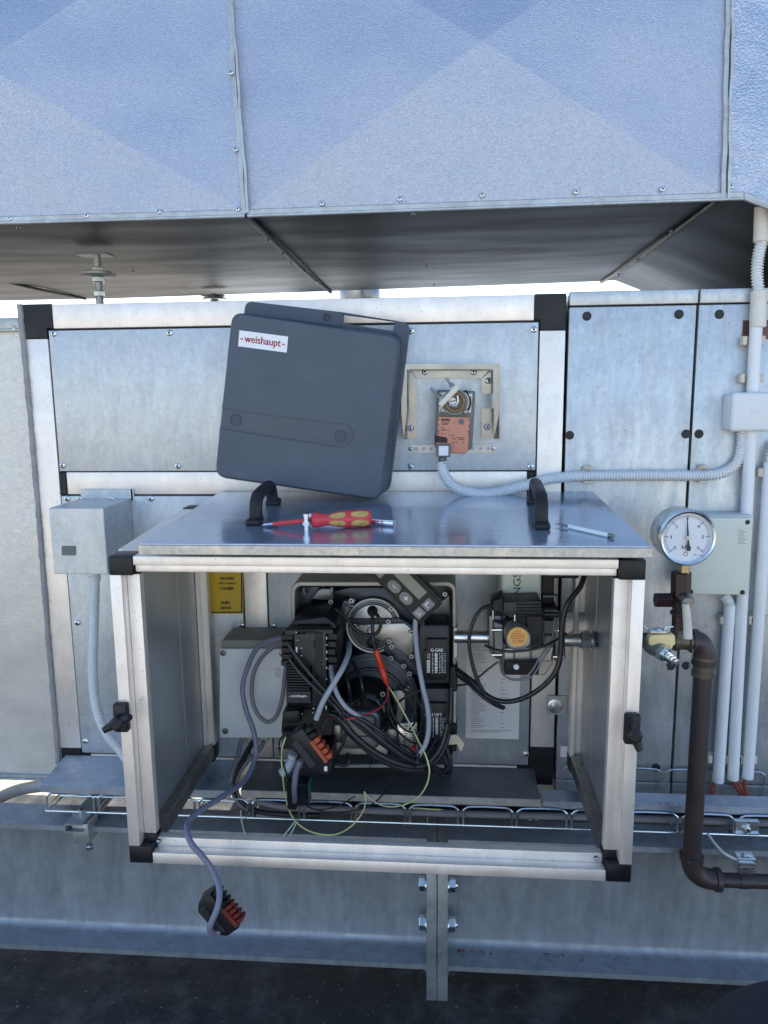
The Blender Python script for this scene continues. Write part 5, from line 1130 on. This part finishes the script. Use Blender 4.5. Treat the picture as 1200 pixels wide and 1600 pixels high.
# strut and clamp under the left end
su = thing('tray_strut', P(135, 1275, -.1), 'open zinc channel under the left end of the tray, above the beam', 'bracket')
m = MB(); a = P(119, 1292, -.135); w_ = .016; zb2 = .379
prof = lambda y: [V((a.x - w_, y, zb2)), V((a.x + w_, y, zb2)), V((a.x + w_, y, zb2 + .0018)), V((a.x - w_ + .002, y, zb2 + .0018)), V((a.x - w_ + .002, y, zb2 + .0132)), V((a.x + w_, y, zb2 + .0132)), V((a.x + w_, y, zb2 + .015)), V((a.x - w_, y, zb2 + .015))]
m.loft([prof(-.145), prof(-.01)]); m.obj('channel', 'dull_zinc', su)
m = MB(); c = P(125, 1264, -.112); m.hexa((c.x + .004, -.112, zb2 + .015), (c.x + .004, -.112, zb2 + .024), .0065); m.obj('bolt', 'bright_zinc', su)
kl = thing('beam_clamp', P(128, 1315, -.12), 'small galvanised clamp gripping the beam edge under the tray strut', 'clamp')
m = MB(); c = P(127, 1296, -.128); m.poly([V((c.x - .014, -.135, .389)), V((c.x + .016, -.135, .389)), V((c.x + .017, -.135, .352)), V((c.x - .012, -.135, .352))], (0, .04, 0), .002, 2); m.obj('jaw', 'dull_zinc', kl)
m = MB(); m.cyl((c.x + .010, -.122, .355), (c.x + .010, -.122, .334), .0038, 10); m.hexa((c.x + .010, -.122, .340), (c.x + .010, -.122, .334), .0068); m.obj('bolt', 'bright_zinc', kl)
cp = thing('rail_clamp', P(1168, 1297, -.115), 'shiny zinc clamp plate with screw on the tray, near the right picture edge', 'clamp')
m = MB(); m.pbox(1149, 1284, 1186, 1305, -.119, .004, .001); m.pbox(1148, 1283, 1187, 1287, -.123, .008, .001); m.pbox(1148, 1302, 1187, 1305.5, -.123, .008, .001); m.obj('plate', 'bright_zinc', cp); screw(cp, P(1167, 1295.5, -.12), 'hex', 'bolt', 1.2)
pc = thing('earth_clamp', P(1167, 1366, YGZ - .02), 'zinc earthing clamp sitting on the horizontal brown gas pipe', 'clamp')
m = MB(); m.pbox(1154, 1349, 1180, 1367, YGZ - .024, .02, .002); m.pbox(1153, 1342, 1182, 1348, YGZ - .02, .02, .0012); m.pbox(1162, 1337, 1174, 1343, YGZ - .02, .012, .002); m.obj('body', 'bright_zinc', pc)
m = MB(); m.pbox(1155, 1349.5, 1179, 1351.5, YGZ - .0252, .003, .0004); m.pbox(1155, 1355, 1179, 1356.5, YGZ - .0252, .003, .0004); m.obj('groove', 'steel_dark', pc)
m = MB(); b4 = V((0, 0, 0)); m.lathe((P(1167, 1372, YGZ).x - .012, YGZ, zb_ - .002), (1, 0, 0), [(rp * .9, 0), (rp * .9, .012)], 20); m.obj('strap', 'pipe_brown', pc)
cable('earth_wire', 'pale earth wire curving from the tray to the earthing clamp on the gas pipe', [(1106, 1303, -.112), (1117, 1318, -.13), (1133, 1334, -.15), (1155, 1345, -.16)], -.14, .0021, 'conduit_grey', cat='wire')

# ================================================================ LOOSE PLUG CONNECTORS
def plug(name, cen, Y, ang, L_, W_, label, teeth, flip=1, tmat='terminal_red', nb=3):
    t = thing(name, P(*cen, Y), label, 'plug connector'); k = PX(Y); c = P(*cen, Y); a = math.radians(ang)
    u = V((math.cos(a), 0, -math.sin(a))); v_ = V((math.sin(a) * flip, 0, math.cos(a) * flip)); n = V((0, -1, 0))
    def q(x, y, h=0): return c + u * (x * k) + v_ * (y * k) + n * h
    m = MB(); m.poly([q(-L_, -W_ * .5, .012), q(-L_ * .7, -W_, .012), q(L_ * .75, -W_, .012), q(L_, -W_ * .5, .012), q(L_, W_ * .6, .012), q(-L_, W_ * .6, .012)], (0, .024, 0), .002, 2); m.obj('body', 'black_plastic', t)
    m = MB(); m.poly([q(-L_ * .7, -W_ * .95, .0135), q(L_ * .7, -W_ * .95, .0135), q(L_ * .75, -W_ * .35, .0135), q(-L_ * .75, -W_ * .35, .0135)], (0, .004, 0), .001); m.obj('side_cover', 'grey_plastic_black', t)
    for i in range(teeth):
        x = -L_ * .9 + (i + .5) * L_ * 1.8 / teeth; m = MB(); w2 = L_ * 1.8 / teeth * .36
        m.poly([q(x - w2, W_ * .55, .009), q(x + w2, W_ * .55, .009), q(x + w2, W_ * 1.05, .009), q(x + w2 * .6, W_ * 1.2, .009), q(x - w2 * .6, W_ * 1.2, .009), q(x - w2, W_ * 1.05, .009)], (0, .014, 0), .0006)
        m.obj('terminal', 'black_plastic' if i < nb else tmat, t)
    m = MB(); m.poly([q(-L_ * .9 + L_ * 1.8 * nb / teeth, W_ * .35, .0125), q(L_ * .9, W_ * .35, .0125), q(L_ * .9, W_ * .66, .0125), q(-L_ * .9 + L_ * 1.8 * nb / teeth, W_ * .66, .0125)], (0, .02, 0), .001); m.obj('terminal_strip', tmat, t)
    return t
plug('plug_connector', (345, 1422), -.385, 52, 40, 25, 'black plug with dark red terminals dangling below the enclosure on a lavender cable', 7, 1)
plug('plug_connector', (486, 1166), -.265, 55, 38, 20, 'larger black plug with orange terminals hanging in front of the control box', 6, 1, 'terminal_orange', 2)
gbk_ = thing('terminal_plug', P(467, 1245, -.2), 'black plug with green circuit board edge hanging over the tray', 'plug connector')
m = MB(); m.pbox(463, 1226, 481, 1260, -.205, .03, .002); m.pbox(448, 1222, 463, 1266, -.19, .02, .002); m.obj('body', 'black_plastic', gbk_)
m = MB(); m.ppoly([(479, 1226), (484, 1223), (484, 1228), (483, 1232), (485, 1236), (483, 1241), (484, 1246), (482, 1251), (484, 1256), (479, 1258)], -.2, .02, .0005); m.obj('circuit_edge', 'circuit_green', gbk_)

# ================================================================ CABLES AND WIRES IN THE ENCLOSURE
cable('cable', 'long grey to lavender cable looping out of the enclosure to the dangling plug', [(447, 996, -.19), (425, 1000, -.16), (402, 1012, -.13), (386, 1045, -.12), (379, 1075, -.12), (384, 1108, -.125), (395, 1138, -.135), (400, 1165, -.145), (397, 1190, -.16), (381, 1221, -.2), (345, 1246, -.26), (308, 1270, -.31), (292, 1290, -.34), (298, 1316, -.364), (318, 1340, -.372), (335, 1365, -.38), (343, 1393, -.395), (340, 1418, -.405), (331, 1440, -.41), (328, 1452, -.408), (335, 1459, -.40), (343, 1455, -.395)], 0, .0042, 'cable_lavender', n=12)
cable('cable', 'grey cable hanging in a deep loop in front of the pale grey junction box', [(447, 1003, -.19), (428, 1010, -.16), (407, 1030, -.14), (395, 1058, -.13), (394, 1090, -.128), (402, 1115, -.13), (418, 1128, -.135), (432, 1118, -.14), (441, 1090, -.15), (445, 1055, -.16), (447, 1040, -.175)], 0, .0036, 'cable_grey', n=10)
for px, r, mt, lb_ in (
    ([(377, 1155), (372, 1180), (364, 1205), (361, 1228), (370, 1250), (392, 1268), (425, 1277), (480, 1280)], .0040, 'cable_grey', 'grey cable dropping from the pale junction box into the tray, left one'),
    ([(396, 1158), (386, 1175), (374, 1200), (367, 1222), (372, 1246), (398, 1266), (440, 1272), (500, 1274)], .0048, 'cable_black', 'dark cable dropping from the pale junction box into the tray, middle one'),
    ([(412, 1158), (405, 1172), (385, 1192), (372, 1212), (370, 1236), (380, 1254), (402, 1268)], .0040, 'cable_grey', 'grey cable dropping from the pale junction box into the tray, right one')):
    cable('cable', lb_, px, -.088, r, mt, n=10)
W = [
 ('black cable, outermost strand of the bundle under the motor', [(515, 1112, -.21), (536, 1134, -.222), (560, 1160, -.22), (590, 1184, -.215), (625, 1200, -.205), (660, 1203, -.195), (682, 1208, -.17), (700, 1212, -.16), (703, 1190, -.145), (698, 1168, -.14)], .0042, 'cable_black'),
 ('black cable, innermost strand of the bundle across the motor', [(516, 1078, -.205), (530, 1100, -.222), (556, 1118, -.232), (590, 1140, -.228), (622, 1168, -.215), (648, 1182, -.2), (668, 1176, -.185), (684, 1150, -.165)], .0036, 'cable_black'),
 ('black cable looping from the left plugs under the control box', [(506, 1118, -.21), (520, 1112, -.215), (536, 1114, -.22), (545, 1122, -.22)], .0030, 'cable_black'),
 ('thin black wire crossing the cast bracket to the servo drive', [(606, 1118, -.15), (622, 1098, -.155), (640, 1086, -.158), (658, 1078, -.155)], .0020, 'cable_black'),
 ('thin black wire bowing right of the fan motor, inner', [(620, 1074, -.14), (634, 1084, -.155), (646, 1104, -.155), (650, 1124, -.155), (640, 1140, -.15)], .0016, 'cable_black'),
 ('light grey cable crossing in front of the fan motor down to the orange plug', [(545, 1005, -.15), (545, 1020, -.2), (535, 1045, -.235), (517, 1075, -.25), (503, 1100, -.255), (494, 1124, -.255)], .0043, 'cable_lightgrey'),
 ('light grey cable running down from the operating panel past the servo drives', [(655, 955, -.21), (650, 968, -.21), (649, 990, -.205), (653, 1030, -.2), (660, 1070, -.2), (668, 1105, -.2), (670, 1135, -.2), (666, 1160, -.2), (656, 1178, -.2), (650, 1186, -.19)], .0040, 'cable_lightgrey'),
 ('light grey cable entering the black bundle in front of the motor', [(517, 1042, -.2), (520, 1062, -.225), (527, 1085, -.235), (542, 1106, -.235), (565, 1122, -.23), (590, 1142, -.225), (615, 1170, -.215), (632, 1186, -.2)], .0036, 'cable_lightgrey'),
 ('lavender cable hanging from the orange plug into the black terminal plug', [(470, 1188, -.24), (463, 1205, -.235), (460, 1230, -.225), (461, 1252, -.2)], .0044, 'cable_lavender'),
 ('black ignition lead looping over the round burner cover', [(524, 951, -.13), (540, 965, -.135), (554, 982, -.138), (572, 992, -.14), (588, 990, -.142), (595, 975, -.142), (590, 962, -.14), (583, 955, -.125)], .0030, 'cable_black'),
 ('short black ignition lead from the rubber boot to the red connector', [(582, 954, -.125), (582, 975, -.135), (583, 1000, -.14), (587, 1014, -.145)], .0030, 'cable_black'),
 ('black cable curving from control box behind the large orange plug', [(520, 1100, -.2), (512, 1118, -.22), (502, 1140, -.235)], .0028, 'cable_black'),
 ('black cable, upper one running diagonally across the control box', [(450, 1006, -.208), (470, 1035, -.214), (495, 1065, -.216), (520, 1090, -.225), (545, 1120, -.225), (580, 1150, -.22), (620, 1178, -.21), (655, 1194, -.2), (680, 1190, -.19), (698, 1160, -.18), (704, 1120, -.175), (705, 1075, -.16)], .0032, 'cable_black'),
 ('black cable, lower one running diagonally across the control box', [(452, 1030, -.208), (472, 1055, -.214), (498, 1080, -.218), (525, 1105, -.23), (555, 1150, -.225), (590, 1180, -.22), (630, 1196, -.21), (668, 1196, -.2), (690, 1205, -.17), (700, 1198, -.16), (692, 1178, -.15)], .0034, 'cable_black'),
 ('thick black cable at the bottom of the bundle under the motor', [(512, 1115, -.215), (530, 1122, -.225), (550, 1146, -.228), (578, 1170, -.225), (610, 1188, -.22), (645, 1198, -.21), (668, 1192, -.2), (690, 1165, -.185), (700, 1130, -.18)], .0048, 'cable_black'),
 ('thick black cable at the top of the bundle in front of the motor', [(508, 1088, -.205), (535, 1112, -.225), (565, 1130, -.23), (600, 1160, -.225), (640, 1188, -.21), (672, 1196, -.19), (690, 1206, -.16), (699, 1203, -.15), (696, 1180, -.14)], .0050, 'cable_black'),
 ('black cable curving down from fan motor terminals, left', [(545, 1024, -.13), (540, 1050, -.15), (545, 1075, -.165), (547, 1098, -.155)], .0035, 'cable_black'),
 ('black cable curving down from fan motor terminals, right', [(548, 1030, -.13), (560, 1050, -.15), (566, 1075, -.165), (566, 1100, -.155)], .0035, 'cable_black'),
 ('thin black wire bowing right of the fan motor, outer', [(624, 1070, -.14), (640, 1078, -.155), (655, 1098, -.155), (662, 1120, -.155), (655, 1150, -.15)], .0016, 'cable_black'),
 ('thin black wire bowing over the air scale, upper', [(607, 1074, -.14), (609, 1100, -.15), (618, 1124, -.155), (634, 1141, -.155), (655, 1144, -.15), (672, 1132, -.14)], .0018, 'cable_black'),
 ('thin black wire bowing over the air scale, lower', [(605, 1076, -.14), (608, 1115, -.15), (620, 1140, -.155), (640, 1158, -.155), (652, 1162, -.15)], .0018, 'cable_black'),
 ('thin black wire ending near the red knob', [(598, 1160, -.15), (615, 1160, -.155), (634, 1166, -.155), (645, 1175, -.155), (654, 1182, -.15)], .0018, 'cable_black'),
 ('short black cable looping below the motor base', [(502, 1186, -.2), (520, 1192, -.17), (540, 1195, -.16), (546, 1186, -.155), (543, 1178, -.14)], .0034, 'cable_black'),
 ('black cable hanging beside the large orange plug', [(540, 1125, -.2), (540, 1145, -.21), (532, 1170, -.21), (517, 1186, -.2)], .0026, 'cable_black'),
 ('thick black cable swinging across the gas valve from the top rail', [(913, 900, -.2), (906, 918, -.21), (886, 945, -.22), (878, 980, -.22), (876, 1020, -.22), (868, 1050, -.22), (845, 1075, -.215), (815, 1092, -.205), (785, 1096, -.195), (760, 1086, -.18), (735, 1062, -.16), (714, 1046, -.13)], .0040, 'cable_black'),
 ('thin black cable looping left of the gas valve', [(772, 945, -.165), (752, 952, -.175), (738, 975, -.18), (733, 1005, -.18), (740, 1045, -.18), (755, 1080, -.18), (772, 1098, -.175), (788, 1106, -.17)], .0030, 'cable_black'),
 ('black cable running from the servo entry to the loop by the gas valve', [(714, 1055, -.13), (732, 1068, -.15), (750, 1085, -.165), (768, 1098, -.17), (787, 1107, -.17)], .0030, 'cable_black'),
 ('thin black wire passing across the gas valve label', [(758, 1008, -.18), (775, 1015, -.2), (800, 1018, -.212), (835, 1014, -.212), (862, 1004, -.205), (884, 990, -.18)], .0020, 'cable_black'),
 ('thin grey-black wire looping under the valve, first', [(868, 965, -.18), (862, 1000, -.19), (845, 1025, -.2), (828, 1052, -.2), (808, 1061, -.195), (787, 1055, -.185), (780, 1035, -.17)], .0014, 'cable_grey'),
 ('thin grey-black wire looping under the valve, second', [(872, 965, -.18), (866, 1000, -.19), (848, 1030, -.2), (832, 1056, -.2), (810, 1063, -.195), (790, 1057, -.185), (779, 1034, -.17)], .0014, 'cable_grey'),
 ('pair of thin black wires leading left from the valve flange', [(778, 1034, -.165), (762, 1046, -.165), (748, 1058, -.16), (733, 1068, -.15), (714, 1071, -.13)], .0016, 'cable_black'),
 ('thin dark wire dropping from the motor base towards the tray cover', [(581, 1188, -.13), (576, 1205, -.125), (568, 1225, -.12), (564, 1238, -.115)], .0008, 'cable_black'),
 ('thin dark wire slanting down to the wire tray', [(626, 1198, -.18), (612, 1222, -.165), (595, 1245, -.15), (575, 1260, -.14), (545, 1268, -.13), (505, 1268, -.13), (478, 1258, -.14), (460, 1240, -.17), (448, 1210, -.2), (437, 1172, -.22), (438, 1155, -.225), (448, 1145, -.225)], .0014, 'cable_black'),
 ('thin dark wire resting over the tray beside the terminal plug', [(484, 1263, -.15), (505, 1265, -.14), (530, 1258, -.13), (555, 1244, -.125)], .0012, 'cable_black'),
]
for lb_, px, r, mt in W: cable('cable', lb_, px, 0, r, mt)
for lb_, (x, y, Yt, dx, dy) in (('small black cable tie round the cable bundle left of the motor', (541, 1115, -.226, 14, 13)), ('small black cable tie round the cable bundle at its lower right', (651, 1189, -.206, 14, 5))):
    c = P(x, y, Yt); d = (P(x + dx, y + dy, Yt) - c).normalized()
    m = MB(); m.lathe(c - d * .0016, d, [(.0118, 0), (.0124, .0004), (.0124, .0028), (.0118, .0032)], 20, cap=False); m.box(c + V((-.002, -.0155, -.002)), c + V((.002, -.0115, .002)), .0006)
    m.thing('cable_tie', 'rubber_black', lb_, 'cable tie', 'cable ties on the burner wiring')
rc = thing('plug_connector', P(604, 1072, -.15), 'bright red sleeve connector on the ignition lead in front of the fan housing', 'plug connector')
a, b_ = P(587, 1015, -.147), P(605, 1070, -.152); d = (b_ - a).normalized(); L_ = (b_ - a).length
m = MB(); m.lathe(a, d, [(.0030, 0), (.0046, .001), (.0050, L_ * .1), (.0052, L_ * .5), (.0046, L_ * .52), (.0054, L_ * .54), (.0054, L_ * .8), (.0040, L_ * .9), (.0022, L_)], 18); m.obj('sleeve', 'red_connector', rc)
cable('wire', 'red wire curving from the red connector into the cable bundle', [(605, 1069, -.152), (606, 1085, -.165), (597, 1103, -.19), (575, 1115, -.215), (552, 1122, -.235), (530, 1124, -.225), (512, 1120, -.21), (502, 1115, -.2)], 0, .0013, 'wire_red', cat='wire')
cable('earth_wire', 'yellow-green earth wire running down past the air scale and looping over the tray', [(606, 1071, -.15), (618, 1090, -.165), (640, 1130, -.18), (655, 1160, -.195), (665, 1180, -.21), (671, 1205, -.215), (665, 1230, -.21), (648, 1250, -.2), (620, 1260, -.19), (596, 1258, -.18), (576, 1246, -.17), (569, 1237, -.165), (571, 1246, -.17), (568, 1266, -.175), (552, 1288, -.18), (530, 1302, -.185), (505, 1304, -.185), (478, 1296, -.18), (458, 1278, -.18), (447, 1250, -.19), (442, 1215, -.2), (440, 1175, -.22), (446, 1152, -.225)], 0, .0012, 'wire_yellowgreen', cat='wire')
for px, lb_ in (([(461, 1283), (448, 1300), (432, 1318)], 'pale green earth wire end below the tray, left strand'), ([(464, 1283), (456, 1300), (444, 1318)], 'pale green earth wire end below the tray, right strand'), ([(376, 1266), (378, 1285), (384, 1305), (394, 1318)], 'pale green earth wire hanging below the tray near the left post')):
    cable('earth_wire', lb_, px, -.125, .0013, 'wire_palegreen', cat='wire')
cable('earth_wire', 'yellow-green earth wire lying along the right half of the tray', [(640, 1262, -.1), (700, 1266, -.09), (780, 1272, -.085), (840, 1280, -.08)], 0, .0012, 'wire_yellowgreen', cat='wire')
tp = MB(); tp.ppoly([(702, 1149), (715, 1148), (726, 1163), (720, 1175), (714, 1163), (701, 1164)], -.142, .002, .0004); tp.thing('tape_tab', 'masking_tape', 'beige folded tape tab at the lower right corner of the burner', 'tape')
m = MB(); corrugated(m, pts3([(458, 1178), (455, 1190), (448, 1202), (440, 1208)], -.13), .008, .0042); m.thing('flexible_conduit', 'conduit_white', 'short ribbed conduit end behind the large orange plug', 'conduit')
gr = thing('warning_disc', P(424, 1197, -.02), 'small round yellow earth symbol on the bottom rail behind the cables', 'sign')
m = MB(); pdisc(m, 424, 1195, 6.5, -.003, [(1, 0), (1, .0012)], 20); m.obj('disc', 'sign_yellow', gr)
m = MB(); pquad(m, 423.3, 1190.5, 424.3, 1195, -.0045); pquad(m, 420.5, 1195, 427.5, 1195.9, -.0045); pquad(m, 421.7, 1197, 426.3, 1197.8, -.0045); pquad(m, 422.8, 1198.8, 425, 1199.5, -.0045); m.obj('symbol', 'print_black', gr)
t = MB(); t.pbox(876, 1166, 888, 1183, -.0035, .0004, 0); t.thing('small_label', 'paper', 'small white label on the cabinet beside the right rear foot of the enclosure', 'sticker')

# ================================================================ KNEELING PERSON (only a knee reaches the picture)
pe = thing('person', (.50, -.90, 0), 'kneeling person in dark navy trousers, only a knee in the bottom right corner', 'person')
def skin(name, pts, radii, mat):
    me = bpy.data.meshes.new(name); me.from_pydata(pts, [(i, i + 1) for i in range(len(pts) - 1)], []); o = bpy.data.objects.new(name, me); col.objects.link(o)
    md = o.modifiers.new('skin', 'SKIN'); sb_ = o.modifiers.new('sub', 'SUBSURF'); sb_.levels = 3; sb_.render_levels = 3
    for v, r in zip(me.skin_vertices[0].data, radii): v.radius = (r, r)
    me.skin_vertices[0].data[0].use_root = True
    dg = bpy.context.evaluated_depsgraph_get(); dg.update(); m2 = bpy.data.meshes.new_from_object(o.evaluated_get(dg)); bpy.data.objects.remove(o)
    m2.materials.clear(); m2.materials.append(M[mat]); m2.polygons.foreach_set('use_smooth', [True] * len(m2.polygons))
    m2.transform(Matrix.Translation(-V(pe['_o']))); n = bpy.data.objects.new(name, m2); col.objects.link(n); n.parent = pe; n['_o'] = pe['_o']; return n
KN = V((.338, -.60, .480))
skin('trouser_leg', [KN + V((.15, -.62, .04)), KN + V((.10, -.40, .03)), KN + V((.05, -.18, .015)), KN, KN + V((.02, .01, -.12)), KN + V((.035, -.02, -.26)), KN + V((.04, -.03, -.40))], [.15, .135, .118, .100, .094, .082, .07], 'trouser_navy')
m = MB(); f = KN + V((.04, -.03, -.455)); ls = []
for dy_, w_, h in ((-.09, .02, .03), (-.07, .036, .07), (-.02, .04, .085), (.05, .044, .06), (.12, .046, .045), (.165, .036, .035), (.185, .015, .02)):
    ls.append([V((f.x + w_ * math.cos(q), f.y + dy_, max(.002, (h * .5 + h * .5 * math.sin(q))))) for q in [2 * math.pi * j / 16 for j in range(16)]])
m.loft(ls); m.obj('shoe', 'shoe_black', pe)
# ---------------------------------------------------------------- tidy
for o in bpy.data.objects:
    if '_o' in o: del o['_o']
